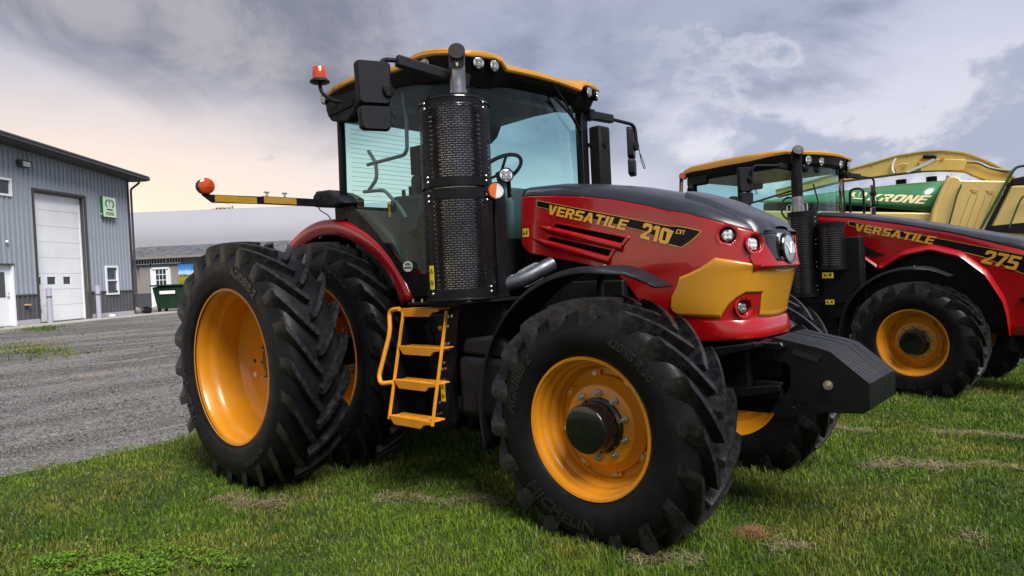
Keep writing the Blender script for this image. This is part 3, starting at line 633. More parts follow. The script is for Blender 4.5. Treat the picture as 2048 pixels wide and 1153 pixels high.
g = G(); g.sweep(curve([bM @ Vector(q) for q in ((-0.050, .016, -.030), (-0.040, .019, .022), (-0.012, .020, .030), (0.004, .020, -.012), (0.024, .020, -.030), (0.046, .018, .010), (0.054, .015, .028))], 5), 0.0055, 6); g.build('badge_mark', 'white', bdg)
# vents: dark well, red blades and frame
for v in VENTS:
    P = [S(s, z) for s, z in v]
    g = G(); c = sum(P, Vector())/4
    g.grid([[tuple(q+Vector((0, 0.065, 0))+(q-c)*0.06) for q in (P[0], P[1])], [tuple(q+Vector((0, 0.065, 0))+(q-c)*0.06) for q in (P[3], P[2])]])
    for i in range(4):
        a, b = P[i], P[(i+1) % 4]; g.add([a+(a-c)*.03, b+(b-c)*.03, b+(b-c)*.03+Vector((0, .07, 0)), a+(a-c)*.03+Vector((0, .07, 0))], [(0, 1, 2, 3)])
    w = g.build('hood_vent', 'blackmatte', hood, smooth=0)
    g = G()
    for k in range(1, 4): a = P[0]*(1-k/4)+P[3]*(k/4); b = P[1]*(1-k/4)+P[2]*(k/4); g.bar(a+Vector((0, .02, 0)), b+Vector((0, .02, 0)), .003, .003)
    for k in range(1, 30): a = P[0]*(1-k/30)+P[1]*(k/30); b = P[3]*(1-k/30)+P[2]*(k/30); g.bar(a+Vector((0, .022, 0)), b+Vector((0, .022, 0)), .002, .002)
    g.build('vent_mesh', 'black', w, smooth=0)
    g = G()
    a, b = P[3], P[2]; d = (b-a).normalized(); a2 = a-d*0.15; b2 = b+d*0.03
    prof = [(0.018, 0.0), (0.010, 0.014), (-0.008, 0.022), (-0.030, 0.012), (-0.048, -0.004)]
    def sec(p, k): return [(p.x, p.y-o*k+0.001, p.z+h*(.3+.7*k)) for h, o in prof]
    n = 14; g.grid([sec(a2+(b2-a2)*(i/n), min(1, (i/n)/0.25)) for i in range(n+1)]); g.build('vent_blade', 'red', w, smooth=50)
    g = G(); a, b = P[1]+Vector((.012, 0, .012)), P[2]+Vector((.012, 0, -.014)); g.sweep([a, b], 1, 4, True, (.012, .010)); a, b = P[0]+Vector((-.01, 0, .004)), P[1]+Vector((.012, 0, .004)); g.sweep([a, b], 1, 4, True, (.006, .008)); g.sweep([P[0]+Vector((-.006, 0, .006)), P[3]+Vector((-.006, 0, 0))], 1, 4, True, (.006, .010)); g.build('vent_frame', 'red', w, bev=.004)
# lamps let into the hood
for side in (-1, 1):
    for (s, z, r), nm in zip(LAMPS, ('side_work_lamp', 'headlight', 'fog_lamp')):
        p = S(s, z); n = SN(s, z); 
        if nm == 'headlight': n = (n+Vector((.25, 0, 0))).normalized()
        if nm == 'fog_lamp': n = (n+Vector((.5, 0, 0))).normalized()
        if side > 0: p = Vector((p.x, -p.y, p.z)); n = Vector((n.x, -n.y, n.z))
        M = Matrix.Translation(p) @ n.to_track_quat('Y', 'Z').to_matrix().to_4x4()
        ro = r+0.016; pr_ = .012 if nm == 'headlight' else 0.0
        g = G(); g.lathe([(ro+.003, pr_-.004), (ro, pr_+.0025), (r+.006, pr_+.002), (r-.001, pr_-.006), (r-.004, -.022), (r-.010, -.045)], 40, M); d = g.build(nm+'_bezel', 'red', hood)
        g = G(); g.lathe([(r-.008, -.022), (r-.012, -.014), (r-.016, -.016), (r-.016, -.05)], 36, M); g.build('lamp_ring', 'blackgloss', d)
        g = G(); g.lathe([(r-.015, -.016), (r*.5, -.010), (.0001, -.008)], 30, M); g.build('lens', 'lens' if nm == 'headlight' else 'lensled', d)
        g = G()
        for k in range(4): a = math.pi/2*k+.78; g.lathe([(r*.27, -.016), (r*.25, -.006), (r*.1, -.004), (.0001, -.004)], 12, M @ Matrix.Translation((r*.33*math.cos(a), 0, r*.33*math.sin(a))))
        g.build('led_cells', 'lens' if nm != 'fog_lamp' else 'lensled', d)
# hood side decal
def onhood(v, quad, off, th):
    out = []
    for x, y, z in v:
        q = quadmap(quad, x, y); p = S(q[0], q[1], off+th*z); out.append(tuple(p))
    return out
def decalpoly(name, poly, m, off, parent, n=40):
    """polygon (two chains) on the hood side: poly = (upper chain, lower chain) in (s, z)"""
    up_, lo_ = poly; s0 = max(up_[0][0], lo_[0][0]); s1 = min(up_[-1][0], lo_[-1][0]); g = G(); rows = []
    ss = sorted(set(list(np.linspace(s0, s1, n))+[p[0] for p in up_+lo_ if s0 < p[0] < s1]))
    for s in ss: a, b = ip(s, lo_), ip(s, up_); rows.append([S(s, a+(b-a)*k/3, off) for k in range(4)])
    g.grid(rows); return g.build(name, m, parent, smooth=0)
UPC = [(.128, 2.058), (1.144, 1.744)]; LOC = [(.128, 2.020), (.855, 1.776), (1.026, 1.660), (1.144, 1.744)]
decalpoly('decal_outline', ([(.124, 2.0625), (1.152, 1.7455)], [(.124, 2.0155), (.854, 1.7715), (1.026, 1.654), (1.152, 1.7435)]), 'decalgold', 0.0022, hood)
decalpoly('decal_stripe', (UPC, LOC), 'decalblack', 0.0036, hood)
for txt, quad, nm in (('VERSATILE', [(.223, 2.018), (.766, 1.850), (.748, 1.786), (.220, 1.950)], 'hood_lettering'), ('210', [(.846, 1.832), (1.008, 1.770), (.995, 1.676), (.826, 1.734)], 'model_number'), ('CVT', [(1.016, 1.768), (1.052, 1.756), (1.046, 1.730), (1.010, 1.742)], 'model_suffix')):
    v, f = blocktext(txt, .10 if txt != 'VERSATILE' else .16, .5)
    g = G(); g.add(onhood(v, quad, 0.0052, 0.0), f); g.build(nm, 'decalgold', hood, smooth=0)
sticker(T1, Matrix.Translation((1.945, -.4085, 1.838)), .055, .06, 2)

# engine, chassis, axles
g = G(); g.prism([(1.88, 1.72), (2.4, 1.60), (2.68, 1.52), (2.80, 1.30), (2.75, .92), (1.9, .92)], 'y', -.36, .36); g.build('engine_side_panel', 'blackmatte', T1, bev=.02)
g = G(); g.box((2.72, 0, 1.15), (1.6, .56, .75)); g.box((2.3, 0, .85), (1.2, .46, .3)); g.build('engine_block', 'black', T1, bev=.02)
g = G(); g.box((.75, 0, .95), (2.3, .62, .80)); g.box((.0, 0, .95), (.9, .8, .7)); g.box((1.62, 0, 1.18), (.8, 1.5, .36)); g.build('transmission_housing', 'blackmatte', T1, bev=.03)
g = G(); g.cyl((0, -1.35, .926), (0, 1.35, .926), .12, n=24); g.cyl((0, -.55, .926), (0, .55, .926), .2, .2, n=24); g.build('rear_axle', 'black', T1)
g = G(); g.prism([(-.70, .60), (-.5, .78), (.5, .78), (.70, .60), (.70, .50), (.3, .42), (-.3, .42), (-.70, .50)], 'x', 2.82, 3.02); 
for s in (-1, 1): g.cyl((2.92, s*.62, .654), (2.92, s*.86, .654), .17, .15, n=24); g.cyl((2.92, s*.66, .40), (2.92, s*.66, .92), .07, n=14)
g.build('front_axle', 'black', T1, bev=.01)
g = G(); g.box((3.28, 0, .98), (.80, .42, .22)); g.box((3.45, 0, .82), (.30, .36, .35)); g.prism([(2.6, .95), (3.62, 1.09), (3.62, 1.06), (2.6, .80)], 'y', -.40, .40); g.build('front_frame', 'black', T1, bev=.008)
g = G(); g.prism([(3.30, 1.085), (3.72, 1.085), (3.74, 1.06), (3.72, 1.045), (3.30, 1.05)], 'y', -.31, .31); g.build('frame_top_plate', 'blackgloss', T1, bev=.006)
for (x, y, z) in [(3.10, -.212, 1.02), (3.18, -.212, 1.02), (3.10, -.212, .93), (3.18, -.212, .93), (3.32, -.212, 1.0), (3.40, -.212, .96)]:
    g = G(); g.cyl((0, 0, 0), (0, -.014, 0), .014, n=6); g.build('frame_bolt', 'black', T1, loc=(x, y, z))
for s in (-1, 1): g = G(); g.sweep(curve([(2.5, s*.30, 1.0), (2.7, s*.42, 1.02), (2.86, s*.52, .95), (2.92, s*.60, .80)], 5), .014, 8); g.sweep(curve([(2.45, s*.32, .95), (2.7, s*.46, .9), (2.88, s*.58, .78)], 5), .011, 8); g.build('steering_hose', 'blackmatte', T1)

# wheels
make_wheel('front', T1, (2.9151, -.905, .654)); make_wheel('front', T1, (2.9151, .905, .654), True)
make_wheel('rear', T1, (0, -1.515, .926)); make_wheel('rear', T1, (0, -.765, .926)); make_wheel('rear', T1, (0, .765, .926), True); make_wheel('rear', T1, (0, 1.515, .926), True)
def chalk(parent, txt, a, y, r=.935, w=.10, h=.055):
    v, f = text(txt); g = G(); vs = []
    for x, t, z in v: aa = a+(t-.5)*h/r; vs.append((r*math.cos(aa), y+(x-.5)*w, r*math.sin(aa)))
    g.add(vs, f); g.build('chalk_mark', 'chalk', parent, smooth=0)
fF = front_fender(T1, 2.9151, .654, -1.06, -.68)
front_fender(T1, 2.9151, .654, 1.06, .68)
for s in (-1, 1):
    g = G(); g.sweep(fillet([(2.70, s*.55, 1.0), (2.72, s*.62, 1.50), (2.9, s*.80, 1.545)], .08), .022, 8); g.build('fender_bracket', 'blackmatte', T1)

# red rear fenders
for s in (-1, 1):
    rows = []; tr = []
    for a in np.linspace(R(150), R(22.5), 44):
        k = 1.165+.05*sst(a, R(75), R(24)); b_ = .142*(.55+.45*sst(a, R(150), R(120)))
        prof = [(-.805, k-b_), (-.822, k-b_+.012), (-.832, k-.055), (-.826, k-.022), (-.806, k-.002), (-.78, k), (-.55, k)]
        rows.append([(r*math.cos(a), s*-y if s > 0 else y, .926+r*math.sin(a)) for y, r in prof])
        tr.append([(r*math.cos(a), (-y if s > 0 else y), .926+r*math.sin(a)) for y, r in ((-.79, k-b_-.002), (-.60, k-.10), (-.45, k-.10))])
    g = G(); g.grid(rows); fd = g.build('rear_fender', 'red', T1, solid=.008, smooth=50)
    g = G(); aw = np.linspace(R(150), R(16), 30); g.grid([[(r_*math.cos(a), s*.53, .926+r_*math.sin(a)) for r_ in (.45, .8, 1.17)] for a in aw]); g.build('wheel_well_wall', 'blackmatte', fd, smooth=0)
    g = G(); g.grid(tr); g.build('fender_liner', 'blackmatte', fd, smooth=50)

# cab shell ------------------------------------------------------------
SILL = [(.20, 2.33), (.30, 2.235), (.50, 2.10), (.69, 1.95), (.85, 1.80), (.98, 1.665), (1.06, 1.600), (1.12, 1.572), (1.70, 1.565)]
def cy(x): return -ip(x, [(.2, .79), (.5, .815), (1.0, .82), (1.35, .76), (1.70, .655)])
for s in (-1, 1):
    cab = G(); n = 26; rows = []
    for i in range(n+1):
        x = .22+(1.70-.22)*i/n; y = cy(x)*(-s); z1 = ip(x, SILL); z0 = ip(x, [(.22, 2.12), (.7, 1.80), (.98, 1.50), (1.10, 1.40), (1.7, 1.40)])
        rows.append([(x, y*.985, z0), (x, y, z0+.01), (x, y, z1-.012), (x, y*1.006, z1-.010), (x, y*1.006, z1+.004), (x, y*.97, z1+.006)])
    cab.grid(rows); cab.build('cab_side_panel', 'black', T1, solid=.03, smooth=30)
for s in (-1, 1):
    pil = G(); pil.sweep([(1.70, s*.655, 1.42), (1.715, s*.66, 2.0), (1.70, s*.68, 2.94)], 1, 4, True, (.045, .035)); pil.build('cab_front_pillar', 'black', T1, bev=.008)
    pil = G(); pil.sweep([(.265, s*.79, 2.2), (.285, s*.795, 2.6), (.30, s*.80, 3.0)], 1, 4, True, (.028, .022)); pil.build('cab_rear_pillar', 'black', T1, bev=.008)
g = G(); g.box((1.0, 0, 1.42), (1.42, 1.26, .07)); g.build('cab_floor', 'blackmatte', T1, bev=.01)
g = G(); g.box((.29, 0, 1.82), (.06, 1.40, .72)); g.build('cab_rear_panel', 'trimgrey', T1, bev=.01)
g = G(); g.box((1.72, 0, 1.62), (.05, 1.26, .38)); g.build('firewall', 'blackmatte', T1)
# glass
def pane(name, rows, m='glass', parent=T1): g = G(); g.grid(rows); return g.build(name, m, parent, smooth=60)
for s in (-1, 1):
    rows = []
    for i in range(25):
        x = .30+(1.68-.30)*i/24; z0 = ip(x, SILL)+.004; rows.append([(x, -s*cy(x)*(1-.01*k/8), z0+(3.0-z0)*k/8) for k in range(9)])
    pane('door_glass', rows)
def wx(y, z): return 1.725+.13*(1-(y/.64)**2)-.035*max(0, z-2.3)
pane('windshield', [[(wx(y, z), y, z) for z in np.linspace(1.78, 2.92, 10)] for y in np.linspace(-.635, .635, 25)])
rw = pane('rear_window', [[(.262+.02*(z-2.2), y, z) for z in np.linspace(2.18, 2.95, 6)] for y in np.linspace(-.77, .77, 9)])
for k in range(16):
    z = 2.24+k*.04; g = G(); g.box((.268+.02*(z-2.2), 0, z), (.0015, 1.4, .0024)); g.build('defroster_wire', 'black', rw, smooth=0)
# lower corner glass beside the console
pane('corner_glass', [[(1.735+.02*k, -.60+.06*k, z) for k in range(3)] for z in np.linspace(1.60, 2.12, 4)], 'glassdark')
# roof ------------------------------------------------------------------
PER = [(.115, 0, 3.15), (.115, -.55, 3.15), (.13, -.76, 3.145), (.19, -.86, 3.148), (.32, -.885, 3.165), (.50, -.885, 3.182), (.69, -.885, 3.190), (.85, -.885, 3.178), (1.0, -.885, 3.161), (1.12, -.885, 3.146), (1.20, -.888, 3.144), (1.28, -.890, 3.158), (1.36, -.890, 3.176), (1.46, -.890, 3.176), (1.58, -.885, 3.160), (1.70, -.872, 3.136), (1.79, -.835, 3.118), (1.845, -.76, 3.112), (1.862, -.66, 3.120), (1.868, -.56, 3.122), (1.872, -.50, 3.112), (1.875, -.475, 3.088), (1.878, -.45, 3.062), (1.89, -.30, 3.064), (1.90, -.15, 3.066), (1.903, 0, 3.066)]
FULL = PER+[(x, -y, z) for x, y, z in PER[-2:0:-1]]
def inset(p, d, dz):
    x, y, z = p; c = Vector((1.0, 0)); v = Vector((x, y)); w = Vector((1 if x > 1.75 else -1 if x < .2 else 0, 0)); n = Vector((0, 0))
    if abs(y) > .7: n += Vector((0, math.copysign(1, y)))
    if x > 1.74: n += Vector((1, 0))
    if x < .2: n += Vector((-1, 0))
    n = n.normalized() if n.length else Vector((0, 0)); return (x-n.x*d, y-n.y*d, z+dz)
def rings(g, rs, close=True):
    m = len(rs[0]); vs = [q for r in rs for q in r]; g.add(vs, [(i*m+j, i*m+(j+1) % m, (i+1)*m+(j+1) % m, (i+1)*m+j) for i in range(len(rs)-1) for j in range(m)]+([tuple((len(rs)-1)*m+j for j in range(m))] if close else []))
g = G(); rings(g, [[inset(p, .03, -.052) for p in FULL], [inset(p, .004, -.050) for p in FULL], [inset(p, -.004, -.038) for p in FULL], [inset(p, 0, -.012) for p in FULL], [inset(p, .016, 0) for p in FULL], [inset(p, .06, .012) for p in FULL], [(1.0+(p[0]-1.0)*.55, p[1]*.55, 3.19) for p in FULL]])
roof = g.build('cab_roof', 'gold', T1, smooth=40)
def zlow(p):
    x, y, z = p
    if x > 1.75: return 2.95 if abs(y) < .40 else 2.90
    return ip(x, [(.1, 2.92), (.3, 2.95), (.8, 3.0), (1.4, 2.985), (1.7, 2.93)])
g = G(); rings(g, [[inset(p, .022, -.046) for p in FULL], [inset(p, .035, -.075) for p in FULL], [(*inset(p, .09, 0)[:2], zlow(p)+.03) for p in FULL], [(*inset(p, .12, 0)[:2], zlow(p)) for p in FULL]])
hd = g.build('roof_underside', 'black', roof, smooth=30)
g = G(); rings(g, [[(*inset(p, .14, 0)[:2], zlow(p)-.004) for p in FULL]]); g.build('headliner', 'liner', roof)
for s in (-1, 1):   # housing hanging from the rear roof corner
    g = G(); g.prism([(.14, 3.12), (.17, 2.99), (.22, 2.90), (.32, 2.872), (.47, 2.845), (.56, 2.90), (.62, 3.00), (.66, 3.10)], 'y', s*.855, s*.62); g.build('rear_roof_housing', 'plastic', roof, bev=.02)
    g = G(); g.prism([(.19, 3.0), (.58, 3.03), (.56, 2.96), (.22, 2.93)], 'y', s*.868, s*.84); g.build('housing_cover', 'blackmatte', roof, bev=.006)
# roof lamps
for s in (-1, 1):
    for nm, c, d in (('roof_lamp', (1.868, s*.575, 3.03), (1, s*.10, -.1)), ('roof_lamp', (1.848, s*.715, 3.028), (.93, s*.38, -.1)), ('roof_lamp', (1.45, s*.862, 3.085), (.25, s*.97, -.15)), ('rear_roof_lamp', (.165, s*.865, 3.09), (-.1, s*1, -.1))):
        lamp(roof, nm, c, d, .047 if nm == 'roof_lamp' else .045)
# beacon
g = G(); g.sweep(curve([(.40, -.84, 3.02), (.34, -.90, 3.04), (.27, -.935, 3.10), (.245, -.945, 3.15), (.24, -.945, 3.19)], 5), .016, 10); bst = g.build('beacon_stalk', 'black', roof)
bm_ = Matrix.Translation((.24, -.945, 3.19)) @ Matrix.Rotation(R(90), 4, 'X')
g = G(); g.lathe([(.0001, 0), (.07, .004), (.082, .012), (.080, .024), (.062, .036), (.055, .05)], 32, bm_); bcn = g.build('beacon_base', 'plastic', bst)
g = G(); g.lathe([(.060, .034), (.062, .050), (.056, .128), (.050, .136), (.0001, .140)], 32, bm_); g.build('beacon_dome', 'amberred', bcn)
# mirrors
mirror_unit(T1, [(1.78, -.80, 2.90), (1.63, -1.27, 2.985), (1.575, -1.35, 2.99), (1.585, -1.37, 2.735)], (1.575, -1.43, 2.815), .235, .285, .155, R(-24), -1)
mirror_unit(T1, [(1.74, .74, 2.885), (1.72, 1.12, 2.905), (1.765, 1.44, 2.885), (1.775, 1.45, 2.66)], (1.68, 1.45, 2.725), .235, .285, .155, R(26), 1)
# wiper
g = G(); g.sweep([(1.88, .06, 3.02), (1.885, .20, 2.90), (1.86, .35, 2.80)], .008, 8); wp = g.build('wiper_arm', 'black', T1)
g = G(); g.sweep(curve([(1.875, .10, 2.905), (1.862, .32, 2.80), (1.80, .53, 2.70)], 5), .012, 6); g.build('wiper_blade', 'blackmatte', wp)
# cab interior
g = G(); g.box((.78, 0, 1.86), (.50, .52, .14)); g.box((.55, 0, 2.16), (.14, .50, .60)); g.build('seat', 'seatgrey', T1, bev=.05)
g = G(); g.box((.53, 0, 2.55), (.10, .28, .20)); g.build('headrest', 'seatgrey', T1, bev=.04)
g = G(); g.box((.82, 0, 1.62), (.40, .40, .34)); g.build('seat_base', 'blackmatte', T1, bev=.03)
g = G(); g.prism([(.62, 1.95), (1.20, 2.06), (1.24, 2.02), (1.20, 1.96), (.62, 1.82)], 'y', -.40, -.27); g.build('seat_armrest', 'seatgrey', T1, bev=.02)
g = G(); g.prism([(.32, 2.15), (.52, 2.13), (.80, 1.90), (1.0, 1.62), (1.0, 1.45), (.32, 1.45)], 'y', -.75, -.44); g.build('side_console', 'trimlight', T1, bev=.03)
g = G(); g.prism([(.52, 1.85), (.50, 2.16), (.60, 2.24), (1.02, 2.22), (1.08, 2.10), (.98, 1.95)], 'y', -.54, -.34); g.build('armrest_console', 'seatgrey', T1, bev=.03)
for k in range(4): g = G(); g.cyl((.66+.09*k, -.46, 2.22), (.67+.09*k, -.47, 2.29+.02*(k % 2)), .016, n=10); g.build('joystick', 'blackmatte', T1)
g = G(); g.prism([(1.02, 1.46), (.98, 2.0), (1.06, 2.12), (1.22, 2.10), (1.26, 1.46)], 'y', -.62, -.30); g.build('control_console', 'blackmatte', T1, bev=.03)
g = G(); g.box((.91, -.50, 2.505), (.17, .03, .23)); g.sweep([(.90, -.48, 2.2), (.91, -.49, 2.40)], .02, 8); g.build('monitor', 'blackmatte', T1, bev=.01)
g = G(); g.prism([(1.30, 1.46), (1.36, 2.16), (1.58, 2.24), (1.66, 2.10), (1.66, 1.46)], 'y', -.24, .24); g.build('dashboard', 'trimgrey', T1, bev=.04)
stM = Matrix.Translation((1.34, 0, 2.40)) @ Matrix.Rotation(R(-32), 4, 'Y') @ Matrix.Rotation(R(90), 4, 'X')
g = G(); g.sweep([stM @ Vector((.20*math.cos(a), 0, .20*math.sin(a))) for a in np.linspace(0, 2*math.pi, 33)], .016, 8, False)
for a in (.4, 2.7, 4.7): g.sweep([stM @ Vector((0, -.03, 0)), stM @ Vector((.19*math.cos(a), 0, .19*math.sin(a)))], .012, 6)
g.sweep([stM @ Vector((0, -.02, 0)), (1.44, 0, 2.05)], .045, 10); g.build('steering_wheel', 'blackmatte', T1)
for pts, r in (([(1.02, -.72, 3.0), (1.05, -.72, 2.78), (1.04, -.72, 2.545), (1.0, -.72, 2.51), (.53, -.72, 2.50)], .015), ([(.55, -.72, 2.61), (.64, -.72, 2.50), (.645, -.72, 2.37), (.53, -.72, 2.29)], .015), ([(.46, -.72, 2.285), (.73, -.72, 2.27), (.91, -.72, 2.12), (.99, -.72, 2.02)], .015), ([(1.0, -.6, 2.02), (1.06, -.6, 1.80), (1.12, -.6, 1.62)], .012)):
    g = G(); g.sweep(fillet(pts, .05), r, 8); g.build('grab_rail', 'railgrey', T1)
g = G(); g.cyl((.66, -.62, 2.06), (.66, -.62, 2.15), .008, n=8); g.ball((.66, -.62, 2.165), .018, 10); g.build('control_lever', 'step', T1)
# oval dealer sticker on the door glass
g = G(); g.prism([(1.105+.055*math.cos(a), 1.632+.035*math.sin(a)+(.012 if math.sin(a) > 0 else 0)) for a in np.linspace(0, 2*math.pi, 24, False)], 'y', -.822, -.824); ds = g.build('dealer_sticker', 'white', T1, smooth=0)
g = G(); g.prism([(1.105+.036*math.cos(a), 1.645+.022*math.sin(a)) for a in np.linspace(0, math.pi, 14)], 'y', -.8245, -.8255); g.build('sticker_hill', 'stickgreen', ds, smooth=0)
g = G(); g.box((1.105, -.825, 1.628), (.09, .001, .012)); g.build('sticker_band', 'stickerink', ds, smooth=0)
# exhaust stack with its slotted guard ------------------------------------
MC = Vector((1.815, -.945)); MR = .236; MF = math.atan2(-.69, .72)      # guard axis, radius, direction its front panel faces
def mp(a, z, r=MR): return (MC.x+r*math.cos(MF+a), MC.y+r*math.sin(MF+a), z)
def slotted(name, a0, a1, z0, z1, r, parent, cols, pitch=.0150, sh=.0065, top=.06, bot=.05, m='black'):
    """curved plate with rows of staggered slots cut right through"""
    g = G(); vs = {}; V = []; F = []
    def v(a, z):
        k = (round(a, 5), round(z, 5))
        if k not in vs: vs[k] = len(V); V.append(mp(a, z, r))
        return vs[k]
    n = int((z1-top-z0-bot)/pitch); zz = z0+bot; cw = (a1-a0-.08)/cols
    def strip(za, zb, cuts):
        for x, y in zip(cuts[:-1], cuts[1:]): F.append((v(x, za), v(y, za), v(y, zb), v(x, zb)))
    base = list(np.linspace(a0, a1, cols*2+1))
    strip(z0, zz, base); strip(zz+n*pitch, z1, base)
    for i in range(n):
        za = zz+i*pitch; zb = za+pitch-sh
        strip(za, zb, base); st = a0+.04+(cw*.5 if i % 2 else 0); edges = [a0]
        for c in range(cols-(i % 2)):
            l = st+c*cw+cw*.09; rr = st+(c+1)*cw-cw*.09; F.append((v(edges[-1], zb), v(l, zb), v(l, zb+sh), v(edges[-1], zb+sh))); edges.append(rr)
        F.append((v(edges[-1], zb), v(a1, zb), v(a1, zb+sh), v(edges[-1], zb+sh)))
    g.add(V, F); return g.build(name, m, parent, smooth=50)
g = G(); g.cyl((MC.x, MC.y, 1.40), (MC.x, MC.y, 2.66), .195, n=36); g.cyl((MC.x, MC.y, 2.66), (MC.x, MC.y, 2.735), .195, .075, n=36); muf = g.build('muffler', 'heatshield', T1)
for z in (1.62, 1.98, 2.30, 2.52): g = G(); g.cyl((MC.x, MC.y, z), (MC.x, MC.y, z+.03), .199, n=36); g.build('muffler_band', 'steel', muf)
for z0, z1 in ((2.135, 2.725), (1.405, 2.120)):
    slotted('guard_front_panel', -.80, .80, z0, z1, MR+.006, muf, 9)
    slotted('guard_side_panel', -2.0, -1.02, z0, z1-(.025 if z1 > 2.5 else 0), MR, muf, 6); slotted('guard_side_panel', 1.02, 2.0, z0, z1-(.025 if z1 > 2.5 else 0), MR, muf, 6)
    for s in (-1, 1):
        g = G(); g.grid([[mp(s*a, z, MR+.003) for a in (.79, .87, .95, 1.03)] for z in (z0, z1-.012)]); st = g.build('guard_strip', 'black', muf, smooth=50)
        for z in (z0+.03, z0+.062, z1-.045, z1-.080):
            b = G(); b.ball((0, 0, 0), .0105, 10); b.build('guard_bolt', 'steel', st, loc=mp(s*.91, z, MR+.006))
    g = G(); n = 25; g.grid([[mp(a, z0-.001, MR-.02), mp(a, z0-.001, MR+.004)] for a in np.linspace(-2, 2, n)]); g.build('guard_rim', 'black', muf)
    if z1 > 2.5: g = G(); g.grid([[mp(a, z1-.02, MR-.03), mp(a, z1-(.012 if abs(a) < .8 else .03), MR+.008), mp(a, z1-.02-(.0 if abs(a) < .8 else .02), MR+.010)] for a in np.linspace(-2, 2, 41)]); g.build('guard_rim', 'blackgloss', muf)
g = G(); g.prism([(MC.x+.25*math.cos(a), MC.y+.25*math.sin(a)) for a in np.linspace(0, 2*math.pi, 28, False)], 'z', 1.385, 1.402); g.prism([(1.52, -1.19), (2.02, -1.10), (2.10, -.70), (1.55, -.70)], 'z', 1.365, 1.383); br = g.build('guard_base', 'black', muf, bev=.004)
for k in range(7):
    b = G(); b.cyl((0, 0, 0), (0, 0, .02), .010, n=6); b.build('base_bolt', 'zinc', br, loc=(1.56+.075*k, -1.165+.015*k, 1.383))
# exhaust pipe
PX, PY = MC.x+.027, MC.y+.025
g = G(); pts = curve([(PX, PY, 2.70), (PX, PY, 2.80), (PX, PY, 2.90), (PX+.010, PY-.010, 2.965), (PX+.045, PY-.043, 3.010), (PX+.085, PY-.081, 3.026)], 6)
g.sweep(pts, .054, 28, False); g.sweep(pts, .050, 28, False); g.add(*(lambda a, b: ([*a, *b], [(i, (i+1) % 28, 28+(i+1) % 28, 28+i) for i in range(28)]))([Vector(q) for q in g.v[len(pts)*28-28:len(pts)*28]], [Vector(q) for q in g.v[2*len(pts)*28-28:2*len(pts)*28]])); ep = g.build('exhaust_pipe', 'pipe', muf)
g = G(); e0 = pts[-1]; e1 = (pts[-1]-pts[-2]).normalized(); g.sweep([pts[-3], pts[-2], e0, e0+e1*.012], .0555, 28); g.build('pipe_mouth', 'sootblack', ep)
g = G(); g.cyl(pts[-2]-(pts[-1]-pts[-2])*.3, pts[-1]-(pts[-1]-pts[-2])*.25, .0498, n=28); g.build('pipe_soot', 'sootblack', ep)
g = G(); g.cyl((PX, PY, 2.735), (PX, PY, 2.80), .059, n=28); g.build('pipe_collar', 'pipe', ep)
# mast beside the guard, elbow pipe, lamp bracket
g = G(); g.bar((2.02, -.76, 1.38), (2.0, -.74, 2.12), .03, .11); g.build('guard_mast', 'black', muf, bev=.008)
g = G(); g.sweep(curve([(1.86, -.76, 1.465), (2.0, -.70, 1.475), (2.10, -.62, 1.51), (2.17, -.52, 1.565), (2.20, -.44, 1.60)], 6), .054, 24, True); el = g.build('exhaust_elbow', 'elbow', T1)
g = G()
for k in range(-3, 4): g.sweep([Vector((2.125+.009*k, -.585+.012*k, 1.530+.007*k))-Vector((.004, -.004, -.003)), Vector((2.125+.009*k, -.585+.012*k, 1.530+.007*k))+Vector((.004, -.004, .003))], .062, 24, True)
g.build('pipe_clamp', 'steel', el)
g = G(); g.sweep([(1.93, -.98, 2.10), (2.04, -.90, 2.10), (2.075, -.862, 2.10)], 1, 4, True, (.03, .02)); g.bar((2.145, -.79, 2.05), (2.145, -.79, 2.17), .035, .008); lb = g.build('lamp_bracket', 'black', T1, bev=.004)
lamp(lb, 'work_lamp', (2.165, -.835, 2.195), (.80, -.60, .05), .050, .06)
d = Vector((.80, -.58, 0)).normalized(); M = Matrix.Translation((2.10, -.87, 2.095)) @ d.to_track_quat('Y', 'Z').to_matrix().to_4x4()
def half(a0, a1, m, nm):
    g = G(); n = 14; aa = np.linspace(a0, a1, n); prof = [(.056, -.03), (.056, 0), (.048, .012), (.0, .016)]
    g.grid([[tuple(M @ Vector((r*math.cos(a), y, r*math.sin(a)))) for r, y in prof] for a in aa]); return g.build(nm, m, lb)
half(R(-80), R(100), 'amber', 'indicator_lens'); half(R(100), R(280), 'lens', 'position_lens')
g = G(); g.lathe([(.06, -.035), (.06, .004), (.056, .004)], 32, M); g.build('indicator_rim', 'black', lb)
# black panels between stack and front wheel
g = G(); g.box((1.95, -.66, 1.22), (.55, .10, .34)); g.box((2.45, -.45, 1.20), (.7, .06, .55)); fp = g.build('frame_side_panel', 'black', T1, bev=.012)
sticker(T1, Matrix.Translation((2.02, -.7125, 1.245)), .075, .055, 2)
for x, z in ((1.84, 1.31), (1.86, 1.12), (2.08, 1.12), (1.80, 1.2), (1.92, 1.18)):
    b = G(); b.cyl((0, 0, 0), (0, -.01, 0), .010, n=8); b.build('panel_bolt', 'zinc', fp, loc=(x, -.711, z))
g = G(); g.box((2.0, -.76, .80), (.46, .46, .42)); tk = g.build('fuel_tank', 'plastic', T1, bev=.05)
g = G(); g.prism([(1.80, 1.02), (1.84, 1.12), (2.14, 1.15), (2.22, 1.10), (2.22, 1.0)], 'y', -.98, -.55); g.build('tank_top', 'plastic', tk, bev=.025)
